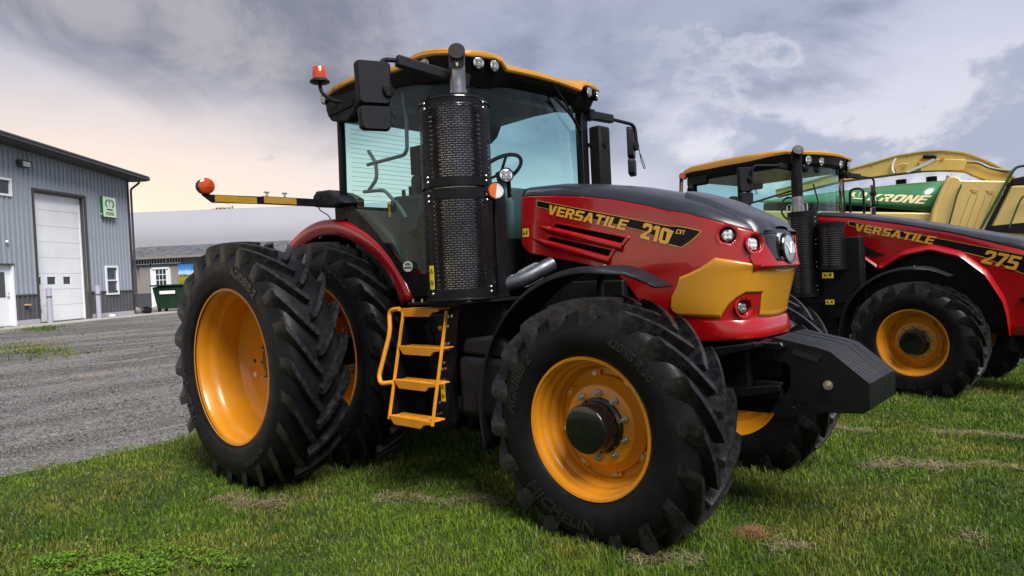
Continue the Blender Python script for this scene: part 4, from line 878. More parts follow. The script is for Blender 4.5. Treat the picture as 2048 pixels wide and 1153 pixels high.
# ladder ---------------------------------------------------------------------
def ly(z): return -1.08-(1.32-z)/.76*.18
lad = G(); lad.sweep([(1.345, ly(z), z) for z in (1.32, .575)], 1, 4, True, (.011, .006)); ladder = lad.build('ladder_rail', 'step', T1, bev=.002)
lad = G(); lad.sweep([(1.795, ly(z), z) for z in (1.32, .575)], 1, 4, True, (.011, .006)); lad.build('ladder_rail', 'step', T1, bev=.002)
for k, (z, xa, xb) in enumerate(((1.335, 1.30, 1.72), (1.075, 1.355, 1.785), (.845, 1.355, 1.785), (.605, 1.355, 1.785))):
    y = ly(z)+.008; g = G(); dpt = .115
    lip = [(xa, z), (xa+.012, z-.018), (xa+.05, z-.058), (xb-.10, z-.058), (xb-.07, z-.030), (xb-.005, z-.022), (xb, z)]
    g.prism(lip, 'y', y-.022, y-.004)
    n = 4
    g.box(((xa+xb)/2, y+.008, z-.005), (xb-xa, .03, .010)); g.box(((xa+xb)/2, y+dpt-.02, z-.005), (xb-xa, .03, .010))
    for j in range(5): g.box((xa+.02+(xb-xa-.04)*j/4, y+dpt/2, z-.006), (.022, dpt-.03, .008))
    g.box(((xa+xb)/2, y+dpt*.5, z-.0065), (xb-xa-.02, .02, .007))
    g.box(((xa+xb)/2, y+dpt/2, z-.010), (xb-xa-.01, dpt-.03, .004))
    tr = g.build('tread', 'step', ladder, bev=.004)
g = G(); g.sweep(fillet([(1.36, -1.13, 1.335), (1.245, -1.13, 1.325), (1.28, -1.16, 1.17), (1.225, -1.235, .865), (1.255, -1.245, .815), (1.345, -1.21, .825)], .055, 6), .0165, 12); g.build('handrail', 'step', ladder)
g = G(); g.box((1.29, -.825, .885), (.56, .05, .78)); lw_ = g.build('step_well', 'wellgrey', T1, bev=.006)
g = G(); g.prism([(-1.24, .56), (-.86, .50), (-.86, 1.28), (-1.06, 1.28)], 'x', 1.325, 1.335); g.build('well_side_plate', 'black', lw_)
g = G(); g.prism([(1.50, .50), (1.63, .50), (1.82, 1.33), (1.66, 1.33)], 'y', -.985, -.955); g.build('well_flange', 'black', lw_, bev=.004)
g = G(); g.prism([(1.175, 1.05), (1.185, 1.12), (1.22, 1.185), (1.29, 1.212), (1.36, 1.19), (1.40, 1.12), (1.41, 1.05)], 'y', -.885, -.848); g.build('filler_recess', 'plastic', lw_, bev=.015)
g = G(); g.cyl((1.28, -.885, 1.125), (1.28, -.91, 1.125), .042, n=20); g.box((1.28, -.92, 1.125), (.095, .022, .024), Matrix.Translation((1.28, -.92, 1.125)) @ Matrix.Rotation(.4, 4, 'Y') @ Matrix.Translation((-1.28, .92, -1.125))); g.build('filler_cap', 'step', lw_, bev=.006)
g = G(); g.cyl((1.25, -.862, 1.005), (1.21, -.862, .852), .008, n=8); g.build('gas_strut', 'zinc', lw_)
for x, z in ((1.113, 1.23), (1.10, 1.182), (1.044, .955), (1.025, .907), (1.025, .853), (1.06, .86), (1.03, .655), (1.02, .60), (1.05, .549), (1.40, .89), (1.249, .703), (1.285, .703)):
    b = G(); b.cyl((0, 0, 0), (0, -.012, 0), .011, n=8); b.build('bolt', 'steel', lw_, loc=(x, -.849, z))
for x, z in ((1.716, 1.273), (1.752, 1.277), (1.709, 1.208), (1.675, 1.084), (1.705, 1.089), (1.665, 1.037), (1.697, 1.043), (1.65, .952), (1.63, .907), (1.66, .912), (1.61, .828), (1.64, .832), (1.585, .669), (1.555, .583), (1.586, .593), (1.548, .54), (1.583, .551)):
    b = G(); b.cyl((0, 0, 0), (0, -.012, 0), .0105, n=8); b.build('bolt', 'steel', lw_, loc=(x, -.984, z))
sticker(lw_, Matrix.Translation((1.262, -.852, .610)), .11, .072, 0); sticker(lw_, Matrix.Translation((1.617, -.9875, .747)), .042, .135, 1); sticker(lw_, Matrix.Translation((1.475, -.852, 1.177)), .055, .028, 2)
sticker(muf, Matrix.Translation((mp(-.905, 1.545, MR+.012))) @ Matrix.Rotation(MF-.905+math.pi/2, 4, 'Z'), .045, .155, 1)
# width marker bar over the dual wheels ---------------------------------------
g = G(); g.box((-.02, -1.05, 2.235), (.05, .66, .062)); mb = g.build('marker_bar', 'black', T1, bev=.004)
g = G(); g.prism([(-1.86, 2.255), (-1.32, 2.262), (-1.32, 2.204), (-1.78, 2.196)], 'x', -.04, -.0); g.build('bar_extension', 'black', mb, bev=.003)
g = G(); g.box((.0025, -1.60, 2.227), (.003, .34, .050)); g.build('reflector_strip', 'reflector', mb); g = G(); g.box((.0085, -1.225, 2.235), (.003, .29, .052)); g.build('reflector_strip', 'reflector', mb)
for y in (-1.33, -1.17):
    g = G(); g.cyl((-.02, y, 2.26), (-.02, y, 2.295), .010, n=8); g.box((-.02, y, 2.30), (.012, .045, .012)); g.build('wing_screw', 'zinc', mb)
g = G(); g.box((-.02, -1.828, 2.268), (.03, .05, .03)); g.cyl((-.06, -1.83, 2.318), (.0, -1.83, 2.318), .058, .062, n=32); ml = g.build('marker_lamp', 'black', mb, bev=.003)
Ml = Matrix.Translation((.0, -1.83, 2.318)) @ Matrix.Rotation(R(-90), 4, 'Z')
g = G(); g.lathe([(.062, 0), (.060, .012), (.045, .022), (.0001, .027)], 32, Ml); g.build('marker_lens', 'amberred', ml)
g = G(); g.prism([(.42, 2.19), (.33, 2.25), (.18, 2.325), (.02, 2.33), (-.05, 2.30), (-.05, 2.20), (.25, 2.17)], 'y', -.89, -.70); bc = g.build('bar_mount', 'plastic', T1, bev=.02)
g = G(); g.box((-.01, -.835, 2.27), (.06, .05, .13)); g.build('mount_plate', 'black', bc, bev=.003)
for x, z in ((.08, 2.275), (.20, 2.27)):
    g = G(); g.cyl((x, -.885, z), (x, -.895, z), .018, n=14); g.build('mount_bolt', 'blackmatte', bc)
g = G(); g.sweep(curve([(.02, -.88, 2.20), (.06, -.885, 2.16), (.12, -.86, 2.12), (.14, -.84, 2.08)], 5), .005, 6); g.build('lamp_cable', 'blackmatte', bc)
g = G(); g.prism([(.14, 2.32), (.14, 2.06), (.30, 2.06), (.30, 2.25)], 'y', -.80, -.60); g.build('cab_rear_corner', 'black', T1, bev=.01)
# far side air intake stack
g = G(); g.box((1.80, .80, 2.36), (.12, .16, .84)); fi = g.build('intake_stack', 'blackmatte', T1, bev=.02)
g = G(); g.box((1.76, .74, 2.62), (.05, .10, .03)); g.cyl((1.86, .78, 2.62), (1.875, .775, 2.62), .022, n=14); g.build('intake_bracket', 'black', fi)
# front weights: one plate after another
WP = [(3.66, 1.112), (3.90, 1.062), (3.975, 1.040), (4.168, .880), (4.163, .738), (4.125, .712), (3.935, .700), (3.725, .648), (3.645, .644), (3.645, .705), (3.745, .825), (3.750, .945), (3.725, .968), (3.655, .968), (3.645, 1.09)]
nW = 10; wd = .052
g = G(); g.prism(WP, 'y', -wd/2+.0018, wd/2-.0018); wm = g.mesh('suitcase_weight', 'weight', 30)
for k in range(nW):
    o = bpy.data.objects.new('suitcase_weight', wm); COL.objects.link(o); o.parent = T1; o.location = (random.uniform(-.002, .002), -.26+wd*(k+.5), random.uniform(-.002, .002))
    b = o.modifiers.new('b', 'BEVEL'); b.width = .004; b.segments = 2; b.limit_method = 'ANGLE'
    if k == 0: w0 = o
def slotpoly(cx, cz, l, h, a):
    pts = []
    for k in range(16):
        t = 2*math.pi*k/16; x = (l/2-h/2)*(1 if math.cos(t) > 0 else -1)+h/2*math.cos(t); z = h/2*math.sin(t); pts.append((cx+x*math.cos(a)-z*math.sin(a), cz+x*math.sin(a)+z*math.cos(a)))
    return pts
g = G(); g.prism(slotpoly(3.84, 1.015, .15, .036, -.32), 'y', -.0275, -.0245); g.build('grip_slot', 'sootblack', w0, smooth=0)
g = G(); pp = slotpoly(3.845, 1.016, .162, .048, -.32)
for i in range(16): g.sweep([(pp[i][0], -.026, pp[i][1]), (pp[(i+1) % 16][0], -.026, pp[(i+1) % 16][1])], .0022, 5)
g.build('grip_rim', 'black', w0)
g = G(); g.cyl((3.955, -.024, .855), (3.955, -.032, .855), .026, n=20); g.cyl((3.955, -.032, .855), (3.955, -.046, .855), .020, n=6); g.cyl((3.955, -.046, .855), (3.955, -.066, .855), .011, n=12); g.build('through_bolt', 'zinc', w0)
g = G(); pl = [(3.755, .720), (3.775, .745), (3.845, .752), (3.845, .712), (3.775, .708)]
for i in range(5): g.sweep([(pl[i][0], -.0265, pl[i][1]), (pl[(i+1) % 5][0], -.0265, pl[(i+1) % 5][1])], .0018, 5)
g.build('cast_mark', 'black', w0); g = G(); g.box((3.955, -.0265, .772), (.04, .004, .014)); g.build('cast_notch', 'black', w0)
g = G(); g.box((3.62, 0, .80), (.16, .52, .10)); g.box((3.60, 0, 1.0), (.10, .50, .08)); g.prism([(3.42, .80), (3.70, .84), (3.70, .80), (3.42, .74)], 'y', -.30, -.10); g.build('weight_carrier', 'black', T1, bev=.006)

# ================================================================= the second tractor
mat('heatdark', (0.22, 0.22, 0.23), 0.4, 1.0)
T2 = thing('farm_tractor', 'red tractor numbered 275 parked behind the nearest one, front wheel towards the camera', 'tractor', (.45, 6.71, -.17), R(-8))
UP2 = [(1.50, 2.335), (1.95, 2.27), (2.61, 2.12), (3.21, 1.96), (3.91, 1.72), (4.25, 1.56), (4.42, 1.42)]
LO2 = [(1.50, 1.80), (1.94, 1.80), (2.10, 1.72), (2.27, 1.56), (2.38, 1.56), (2.64, 1.72), (2.97, 1.775), (3.29, 1.67), (3.56, 1.42), (3.73, 1.09), (3.77, .72), (4.42, .74)]
def y2(x): return -.45+.45*max(0, (x-4.05)/.40)**2.4
xs = sorted(set(list(np.linspace(1.5, 4.42, 50))+[p[0] for p in LO2]))
for s in (-1, 1):
    g = G(); g.grid([[(x, -s*y2(x), ip(x, LO2)+(ip(x, UP2)-ip(x, LO2))*k/8) for k in range(9)] for x in xs]); h2 = g.build('hood_side', 'red', T2, solid=.012, smooth=40)
    if s < 0: h2n = h2
    arch = [(x, ip(x, LO2)) for x in np.linspace(2.34, 3.72, 26)]+[(3.755, .95), (3.775, .73)]
    g = G(); g.grid([[(x, s*.448, z+.075), (x, s*.50, z+.05), (x, s*.535, z+.01), (x, s*.53, z-.008), (x, s*.45, z-.006)] for x, z in arch]); g.build('wheel_arch', 'red', h2, smooth=50)
    g = G(); g.prism([(1.95, 1.86), (2.25, 1.72), (2.40, 1.73), (2.12, 1.885)], 'y', s*.452, s*.456); g.build('hood_vent', 'blackmatte', h2, smooth=0)
    g = G(); g.grid([[(x, s*.452, z), (x, s*.49, z+.02), (x, s*.46, z+.05)] for x, z in ((1.5, 1.80), (1.94, 1.80), (2.10, 1.72), (2.30, 1.56))]); g.build('hood_lip', 'red', h2, smooth=50)
CZ2 = [(1.43, 2.415), (1.85, 2.36), (2.51, 2.225), (3.09, 2.075), (3.87, 1.86), (4.25, 1.68), (4.42, 1.45)]
g = G(); g.grid([[(x, y2(x)*q, ip(x, UP2)+(ip(x, CZ2)-ip(x, UP2))*f) for q, f in ((1, 0), (1.01, .2), (.97, .5), (.88, .72), (.7, .86), (.4, .96), (0, 1), (-.4, .96), (-.7, .86), (-.88, .72), (-.97, .5), (-1.01, .2), (-1, 0))] for x in xs]); g.build('hood_cover', 'hoodblack', T2, smooth=40)
def dec2(name, up_, lo_, m, y):
    g = G(); s0, s1 = up_[0][0], up_[-1][0]; g.grid([[(x, y, ip(x, lo_)), (x, y, ip(x, up_))] for x in sorted(set(list(np.linspace(s0, s1, 12))+[p[0] for p in lo_]))]); g.build(name, m, h2n, smooth=0)
dec2('decal_outline', [(1.94, 2.230), (4.01, 1.637)], [(1.94, 2.166), (3.505, 1.655), (4.01, 1.385)], 'decalgold', -.4525); dec2('decal_stripe', [(1.95, 2.222), (4.0, 1.635)], [(1.95, 2.174), (3.51, 1.665), (4.0, 1.40)], 'decalblack', -.454)
for txt, q in (('VERSATILE', [(2.04, 2.185), (3.03, 1.93), (2.99, 1.835), (2.04, 2.085)]), ('275', [(3.54, 1.745), (3.91, 1.635), (3.86, 1.475), (3.49, 1.59)])):
    v, f = blocktext(txt, .14, .5); g = G(); vs = []
    for x, y, z in v: k = quadmap(q, x, y); vs.append((k[0], -.459-.002*z, k[1]))
    g.add(vs, f); g.build('hood_lettering' if txt != '275' else 'model_number', 'decalgold', h2n, smooth=0)
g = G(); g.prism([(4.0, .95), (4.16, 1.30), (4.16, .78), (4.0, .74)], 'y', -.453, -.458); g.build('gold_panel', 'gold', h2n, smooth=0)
g = G(); g.box((3.93, -.462, 1.15), (.10, .02, .045)); g.build('hood_latch', 'blackmatte', h2n, bev=.008)
for y in (-.905, .905): make_wheel('front', T2, (2.92, y, .654), y > 0); front_fender(T2, 2.92, .654, math.copysign(1.06, y), math.copysign(.68, y), .925)
for y in (-.80, .80): make_wheel('rear', T2, (-.35, y, .926), y > 0)
g = G(); g.box((2.6, 0, 1.15), (2.8, .60, .85)); g.box((.6, 0, 1.0), (2.2, .7, .8)); g.box((2.92, 0, .62), (.22, 1.5, .2)); g.box((3.9, 0, .85), (.7, .6, .3)); g.build('chassis', 'blackmatte', T2, bev=.02)
g = G(); g.prism([(1.6, 2.2), (2.6, 2.05), (3.4, 1.85), (3.85, 1.6), (3.85, .8), (1.6, .9)], 'y', -.40, .40); g.build('engine_cover', 'blackmatte', T2)
g = G(); g.box((4.65, 0, .80), (.5, .5, .3)); g.build('front_weight', 'weight', T2, bev=.02)
# guards and stack
MC, MR, MF = Vector((1.47, -.80)), .195, R(-82)
g = G(); g.cyl((1.47, -.80, 1.21), (1.47, -.80, 2.34), .16, n=24); ga = g.build('exhaust_canister', 'heatdark', T2)
slotted('exhaust_guard', -1.5, .95, 1.21, 2.385, .200, ga, 9, .030, .012, m='black')
g = G(); g.grid([[mp(a, z, .202) for a in (.94, 1.1, 1.3, 1.5)] for z in (1.21, 2.385)]); g.build('guard_strip', 'black', ga, smooth=50)
g = G(); g.prism([(1.47+.20*math.cos(a), -.80+.20*math.sin(a)) for a in np.linspace(0, 2*math.pi, 24, False)], 'z', 2.375, 2.39); g.build('guard_lid', 'black', ga)
MC = Vector((1.86, -.78))
g = G(); g.cyl((1.86, -.78, 1.57), (1.86, -.78, 2.17), .15, n=24); gb = g.build('exhaust_canister', 'heatdark', T2)
slotted('exhaust_guard', -1.4, 1.4, 1.57, 2.20, .185, gb, 10, .030, .012, m='black')
g = G(); g.prism([(1.86+.188*math.cos(a), -.78+.188*math.sin(a)) for a in np.linspace(0, 2*math.pi, 24, False)], 'z', 2.19, 2.205); g.build('guard_lid', 'black', gb)
g = G(); g.box((1.85, -.70, 1.55), (.75, .16, .9)); g.build('engine_panel', 'black', T2, bev=.02)
for z in (1.30, 1.36, 1.62, 1.68, 1.93, 1.99, 2.24, 2.30):
    b = G(); b.ball((0, 0, 0), .012, 8); b.build('guard_bolt', 'steel', ga, loc=(1.665, -.845, z))
g = G(); pts = curve([(1.44, -.87, 2.55), (1.44, -.87, 2.85), (1.44, -.87, 3.08), (1.46, -.89, 3.19), (1.52, -.95, 3.24)], 6); g.sweep(pts, .074, 24); st2 = g.build('exhaust_pipe', 'black', T2)
g = G(); g.cyl((1.45, -.87, 2.36), (1.44, -.87, 2.60), .082, n=24); g.build('pipe_sleeve', 'pipe', st2)
for x in (1.33, 1.56):
    g = G(); g.sweep(fillet([(x-.03, -.90, 2.38), (x-.03, -.90, 2.50), (x+.03, -.90, 2.50), (x+.03, -.90, 2.38), (x-.03, -.90, 2.38)], .02), .009, 6); g.build('lifting_eye', 'steel', st2)
sticker(T2, Matrix.Translation((1.85, -.925, 1.50)), .15, .075, 2); sticker(T2, Matrix.Translation((1.80, -.785, 1.13)), .12, .065, 2)
# cab
PER2 = [(-.50, 0, 3.22), (-.50, -.55, 3.22), (-.49, -.78, 3.22), (-.43, -.865, 3.25), (-.30, -.88, 3.285), (0, -.885, 3.295), (.33, -.885, 3.305), (.70, -.885, 3.305), (1.06, -.885, 3.295), (1.30, -.88, 3.28), (1.42, -.85, 3.262), (1.50, -.74, 3.255), (1.56, -.45, 3.262), (1.59, -.2, 3.265), (1.60, 0, 3.265)]
F2 = PER2+[(x, -y, z) for x, y, z in PER2[-2:0:-1]]
def in2(p, k, dz): return (.55+(p[0]-.55)*k, p[1]*k, p[2]+dz)
def dzb(p): return -.105+.045*sst(p[0], .7, 1.3)+.03*sst(p[0], -.2, -.45)
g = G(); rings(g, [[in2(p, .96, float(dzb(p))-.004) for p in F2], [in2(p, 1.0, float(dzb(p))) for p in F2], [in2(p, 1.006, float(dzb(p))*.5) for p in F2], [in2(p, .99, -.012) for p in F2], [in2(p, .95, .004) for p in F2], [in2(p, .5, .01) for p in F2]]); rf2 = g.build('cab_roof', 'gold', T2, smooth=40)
g = G(); rings(g, [[in2(p, .965, float(dzb(p))+.01) for p in F2], [(*in2(p, .945, 0)[:2], 3.09) for p in F2], [(*in2(p, .91, 0)[:2], 3.05) for p in F2]]); g.build('roof_underside', 'black', rf2, smooth=30)
for i, (x, y) in enumerate(((-.30, .78), (.52, .80), (1.33, .72))):
    for s in (-1, 1):
        g = G(); g.bar((x+(.02 if i == 2 else 0), s*y, 1.75), (x, s*y, 3.08), .07, .055); g.build('cab_pillar', 'black', T2, bev=.01)
g = G(); g.box((.52, 0, 1.70), (1.75, 1.50, .12)); g.box((-.32, 0, 2.0), (.05, 1.45, .5)); g.box((1.33, 0, 2.02), (.06, 1.36, .56)); g.build('cab_lower_shell', 'black', T2, bev=.02)
for s in (-1, 1):
    g = G(); g.prism([(-.33, 2.30), (.0, 2.25), (.5, 1.9), (1.33, 1.85), (1.33, 1.62), (.3, 1.62), (-.33, 2.0)], 'y', s*.80, s*.76); g.build('cab_side_panel', 'black', T2, bev=.01)
    pane('door_glass', [[(x, s*ip(x, [(-.3, .785), (.5, .81), (1.33, .735)]), z) for z in (1.85, 2.3, 2.7, 3.06)] for x in np.linspace(-.29, 1.32, 9)], 'glass', T2)
    g = G(); g.box((-.22, s*.80, 3.05), (.36, .10, .16)); g.build('rear_roof_housing', 'plastic', rf2, bev=.03)
pane('windshield', [[(1.36+.12*(1-(y/.72)**2), y, z) for z in (2.28, 2.6, 2.9, 3.06)] for y in np.linspace(-.71, .71, 13)], 'glass', T2)
pane('rear_window', [[(-.32, y, z) for z in (2.25, 3.06)] for y in (-.75, 0, .75)], 'glass', T2)
g = G(); g.box((.22, 0, 2.25), (.5, .5, .14)); g.box((0, 0, 2.5), (.14, .5, .6)); g.build('seat', 'seatgrey', T2, bev=.05)
g = G(); g.sweep(curve([(.0, -.6, 2.70), (.5, -.6, 2.62), (.9, -.55, 2.68), (1.2, -.5, 2.74)], 4), .015, 6); g.build('grab_rail', 'black', T2)
g = G(); g.box((1.12, 0, 2.2), (.3, .5, .4)); g.build('dashboard', 'trimgrey', T2, bev=.06)
g = G(); g.sweep([(.86+.07*math.cos(a)*.5, .19*math.cos(a), 2.52+.17*math.sin(a)) for a in np.linspace(0, 2*math.pi, 25)], .016, 6, False); g.build('steering_wheel', 'blackmatte', T2)
for y in (-.62, -.30, .30, .62): lamp(rf2, 'roof_lamp', (1.555-abs(y)*.1, y, 3.125), (1, y*.3, -.1), .075)
for y in (-.62, -.30, .30, .62): g = G(); g.ball((1.44, y, 3.02), .08, 12, (.5, 1, .9)); g.build('lamp_pod', 'black', rf2)
g = G(); g.cyl((-.47, -.80, 3.15), (-.45, -.89, 3.15), .055, n=20); ml2 = g.build('marker_lamp', 'amberred', rf2)
g = G(); g.bar((-.47, -.88, 3.12), (-.50, -.88, 2.72), .05, .04); g.build('marker_bar', 'black', rf2, bev=.006)
g = G(); g.bar((-.448, -.907, 3.05), (-.476, -.907, 2.75), .035, .003); g.build('reflector_strip', 'reflector', rf2)
g = G(); g.sweep(curve([(-.35, -.75, 3.05), (-.32, -.85, 2.95), (-.30, -.9, 2.90)], 4), .05, 10); g.build('rear_work_lamp', 'blackmatte', rf2)
mirror_unit(T2, [(1.35, -.80, 3.02), (1.30, -1.10, 3.04), (1.10, -1.42, 3.05), (1.08, -1.42, 2.84)], (.98, -1.44, 2.87), .23, .34, .17, R(-26), -1)
mirror_unit(T2, [(1.40, .78, 3.00), (1.45, 1.10, 2.99), (1.52, 1.45, 2.97), (1.52, 1.45, 2.70)], (1.44, 1.50, 2.70), .23, .34, .17, R(28), 1)
g = G(); g.sweep(fillet([(1.42, .80, 2.2), (1.42, .80, 2.78), (1.60, .86, 2.78), (1.60, .86, 2.2)], .08), .018, 8); g.build('access_rail', 'black', T2)
g = G(); g.sweep([(1.49, -.45, 2.3), (1.50, -.40, 2.55), (1.47, -.46, 2.80)], .010, 6); g.build('wiper', 'black', T2)

# ================================================================= forage harvester
mat('beige', (0.58, 0.42, 0.14), 0.42, 0, .3, var=.06, vscale=2, rvar=.06); mat('beigeline', (0.47, 0.33, 0.10), 0.5); mat('krgreen', (0.030, 0.15, 0.058), 0.30, 0, .5, var=.08, vscale=2); mat('railgreen', (0.015, 0.075, 0.018), 0.4)
mat('creamprint', (0.68, 0.60, 0.33), 0.4); mat('spouty', (0.50, 0.36, 0.085), 0.42, 0, .2, var=.1, vscale=3); mat('orangedot', (0.75, 0.12, 0.01), .4)
FH = thing('forage_harvester', 'beige and green forage harvester with an arched spout, behind the 275 tractor', 'harvester', (2.063, 12.481, 0), R(10.694))
def roundrow(poly, ys_, m, nm, bev): g = G(); g.prism(poly, 'y', *ys_); return g.build(nm, m, FH, bev=bev)
roundrow([(-3.6, 2.78), (.035, 2.42), (.0, 1.2), (-3.6, 1.2)], (.0, 2.4), 'beige', 'lower_body', .04)
gp = G(); n = 12; rows = []
for i in range(n+1):
    t = i/n; x0 = -3.5+t*(.035+3.5); x1 = -3.5+t*(.355+3.5); zb = ip(x0, [(-3.5, 2.98), (-1.63, 2.735), (.035, 2.435)]); zt_ = ip(x1, [(-3.5, 3.02), (-1.64, 3.11), (-.47, 3.14), (.35, 3.125)])
    rows.append([(x0+(x1-x0)*k, .02+.75*k**2.2, zb+(zt_-zb)*math.sin(k*math.pi/2)**.9) for k in np.linspace(0, 1, 9)])
gp.grid(rows); gpo = gp.build('green_side_panel', 'krgreen', FH, smooth=60, solid=.02)
def gpos(x, z):
    zb = ip(x, [(-3.5, 2.98), (-1.63, 2.735), (.035, 2.435)]); zt_ = ip(x, [(-3.5, 3.02), (-1.64, 3.11), (.35, 3.125)]); t = max(0, min(1, (z-zb)/(zt_-zb))); k = math.asin(min(1, t**(1/.9)))*2/math.pi; return .02+.75*k**2.2
v, f = blocktext('KRONE', .22, .5); g = G(); vs = []
for x, y, z in v: q = quadmap([(-1.11, 2.935), (.05, 2.775), (-.06, 2.605), (-1.18, 2.795)], x, y); vs.append((q[0], gpos(*q)-.012-.002*z, q[1]))
g.add(vs, f); g.build('panel_lettering', 'creamprint', gpo, smooth=0)
def crown(g, fn):
    """crown emblem in a unit square: two leaf arcs, a V between them and a bar below"""
    def strip(a, b): n = len(a); g.add([fn(*p) for p in a]+[fn(*p) for p in b], [(i, i+1, n+i+1, n+i) for i in range(n-1)])
    for s in (-1, 1):
        a = [(.5+s*(.10+.38*math.cos(t)), .58+.40*math.sin(t)) for t in np.linspace(-.95, 1.25, 14)]; b = [(.5+s*(.10+.24*math.cos(t)), .56+.30*math.sin(t)) for t in np.linspace(-1.15, 1.35, 14)]; strip(a, b)
        strip([(.5+s*.16, .98), (.5+s*.02, .62), (.5+s*.005, .30)], [(.5+s*.06, .98), (.5, .78), (.5-s*.03, .30)])
    strip([(.14, .02), (.86, .02)], [(.20, .15), (.80, .15)])
g = G(); crown(g, lambda u, w: (lambda q: (q[0], gpos(q[0], q[1])-.013, q[1]))(quadmap([(-1.45, 3.045), (-1.13, 3.015), (-1.21, 2.81), (-1.50, 2.855)], u, w))); g.build('panel_emblem', 'creamprint', gpo, smooth=0)
# tank with its rolled edge
tkp = [(.35, 3.115), (.44, 3.125), (.53, 3.09), (.56, 3.03), (1.34, 2.925), (.90, 1.95), (.85, 1.2), (.0, 1.2), (.0, 2.2)]
tank = roundrow(tkp, (-.16, 2.2), 'beige', 'tank_shell', .07)
g = G(); g.sweep([(.36, -.15, 3.10), (.22, -.17, 2.80), (.08, -.17, 2.45), (.02, -.17, 2.15)], .055, 12); g.build('tank_rolled_edge', 'beige', tank)
for x0 in (.72, .98):
    g = G(); g.prism([(x0-.01, 2.83-(x0-.71)*.18), (x0+.14, 2.81-(x0-.71)*.18), (x0+.10, 2.74-(x0-.71)*.18), (x0+.03, 2.75-(x0-.71)*.18)], 'y', -.17, -.150); g.build('tank_recess', 'beigeline', tank, bev=.004)
    for dx in (.0, .13): g = G(); g.sweep([(x0+dx, -.158, 2.72-(x0-.71)*.15), (x0+dx-.26, -.158, 1.95)], .016, 8); g.build('tank_rib', 'beige', tank)
def tube(nm, pts, r, m, par=FH): g = G(); g.sweep(fillet(pts, .08), r, 10); return g.build(nm, m, par)
tube('grab_bar', [(.555, -.20, 2.93), (.55, -.22, 2.90), (.48, -.22, 2.74), (.30, -.22, 2.05)], .017, 'railgreen')
tube('ladder_rail', [(2.3, -.30, 3.22), (1.45, -.30, 3.17), (1.34, -.30, 2.98), (.80, -.30, 1.90)], .026, 'railgreen')
tube('grab_bar', [(1.75, -.26, 2.62), (1.56, -.26, 2.60), (1.50, -.26, 2.50), (1.32, -.26, 2.0)], .016, 'railgreen')
roundrow([(1.345, 2.905), (1.385, 2.83), (.98, 1.95), (.92, 1.95)], (-.20, -.05), 'blackmatte', 'seal_strip', .01)
roundrow([(1.385, 2.825), (2.6, 2.76), (2.6, 1.2), (.9, 1.2), (1.0, 2.0)], (-.14, 2.2), 'beige', 'front_body', .04)
roundrow([(1.02, 2.06), (2.6, 2.13), (2.6, 1.72), (.96, 1.95)], (-.17, -.10), 'blackmatte', 'dark_wedge', .01)
roundrow([(1.37, 2.84), (1.40, 2.97), (1.7, 3.02), (2.4, 3.02), (2.4, 2.78)], (.0, 1.0), 'blackmatte', 'cab_corner', .03)
roundrow([(-3.5, 3.0), (-1.6, 3.08), (.3, 3.10), (.3, 2.4), (-3.5, 2.4)], (.80, 2.3), 'blackmatte', 'engine_bay', .05)
for x in (-.55, .05): g = G(); g.cyl((x, 1.4, 3.0), (x, 1.4, 3.30), .11, n=18); g.build('air_filter', 'black', FH)
# spout
ST = [(-3.2, 3.30), (-2.4, 3.44), (-1.53, 3.62), (-1.03, 3.71), (-.63, 3.80), (-.08, 3.83), (.29, 3.80), (.70, 3.69), (1.09, 3.46), (1.40, 3.23), (1.62, 2.95)]
SB = [(-3.2, 3.12), (-2.4, 3.24), (-1.73, 3.35), (-.75, 3.38), (-.15, 3.40), (.21, 3.38), (.67, 3.30), (.84, 3.18), (1.07, 3.05), (1.25, 2.90)]
g = G()
xs_ = np.linspace(0, 1, 40); pt = [(ip(-3.2+4.82*t, [(p[0], p[0]) for p in ST]), ip(-3.2+4.82*t, ST)) for t in xs_]; pb = [(-3.2+4.45*t, ip(-3.2+4.45*t, SB)) for t in xs_]
g.prism(pt+pb[::-1], 'y', .85, 1.25); sp = g.build('discharge_spout', 'spouty', FH, bev=.012)
g = G(); g.sweep([(x, .84, z-.01) for x, z in pt], 1, 4, True, (.014, .02)); g.build('spout_flange', 'spouty', sp)
for k in range(2, 38, 3): b = G(); b.box((pt[k][0], .83, pt[k][1]-.03), (.03, .02, .04)); b.build('flange_clip', 'beigeline', sp)
g = G(); g.prism([(-.19, 3.60), (.10, 3.63), (.68, 3.54), (.66, 3.32), (.2, 3.36), (-.15, 3.385)], 'y', .80, .86); arm = g.build('spout_arm', 'spouty', sp, bev=.01)
g = G(); g.cyl((.26, .80, 3.60), (.26, .785, 3.60), .036, n=20); g.build('side_reflector', 'orangedot', arm)
g = G(); g.sweep([(-.10, .80, 3.70), (.10, .80, 3.68), (.16, .80, 3.64)], .04, 10); g.build('hydraulic_cylinder', 'black', arm)
g = G(); g.sweep(curve([(-.42, .80, 3.40), (-.25, .80, 3.46), (-.05, .80, 3.53), (.08, .80, 3.60), (.18, .80, 3.62)], 4), 1, 4, True, (.03, .012)); g.build('linkage', 'silver', arm)
g = G(); g.sweep(curve([(-.62, .80, 3.73), (-.68, .80, 3.62), (-.70, .80, 3.50), (-.66, .80, 3.40)], 4), .022, 8); g.build('white_hose', 'white', sp)
g = G(); g.sweep(curve([(-.62, .82, 3.42), (-.60, .80, 3.54), (-.48, .80, 3.58), (-.40, .82, 3.56)], 4), .018, 8); g.box((-.58, .81, 3.46), (.10, .06, .14)); g.build('pivot_joint', 'beigeline', sp)
for d in (0, .035): g = G(); g.sweep(curve([(.70, .80, 3.50-d), (.9, .80, 3.46-d), (1.1, .80, 3.33-d), (1.35, .80, 3.24-d), (1.5, .80, 3.22-d)], 4), .012, 8); g.build('hydraulic_hose', 'black' if d else 'silver', sp)
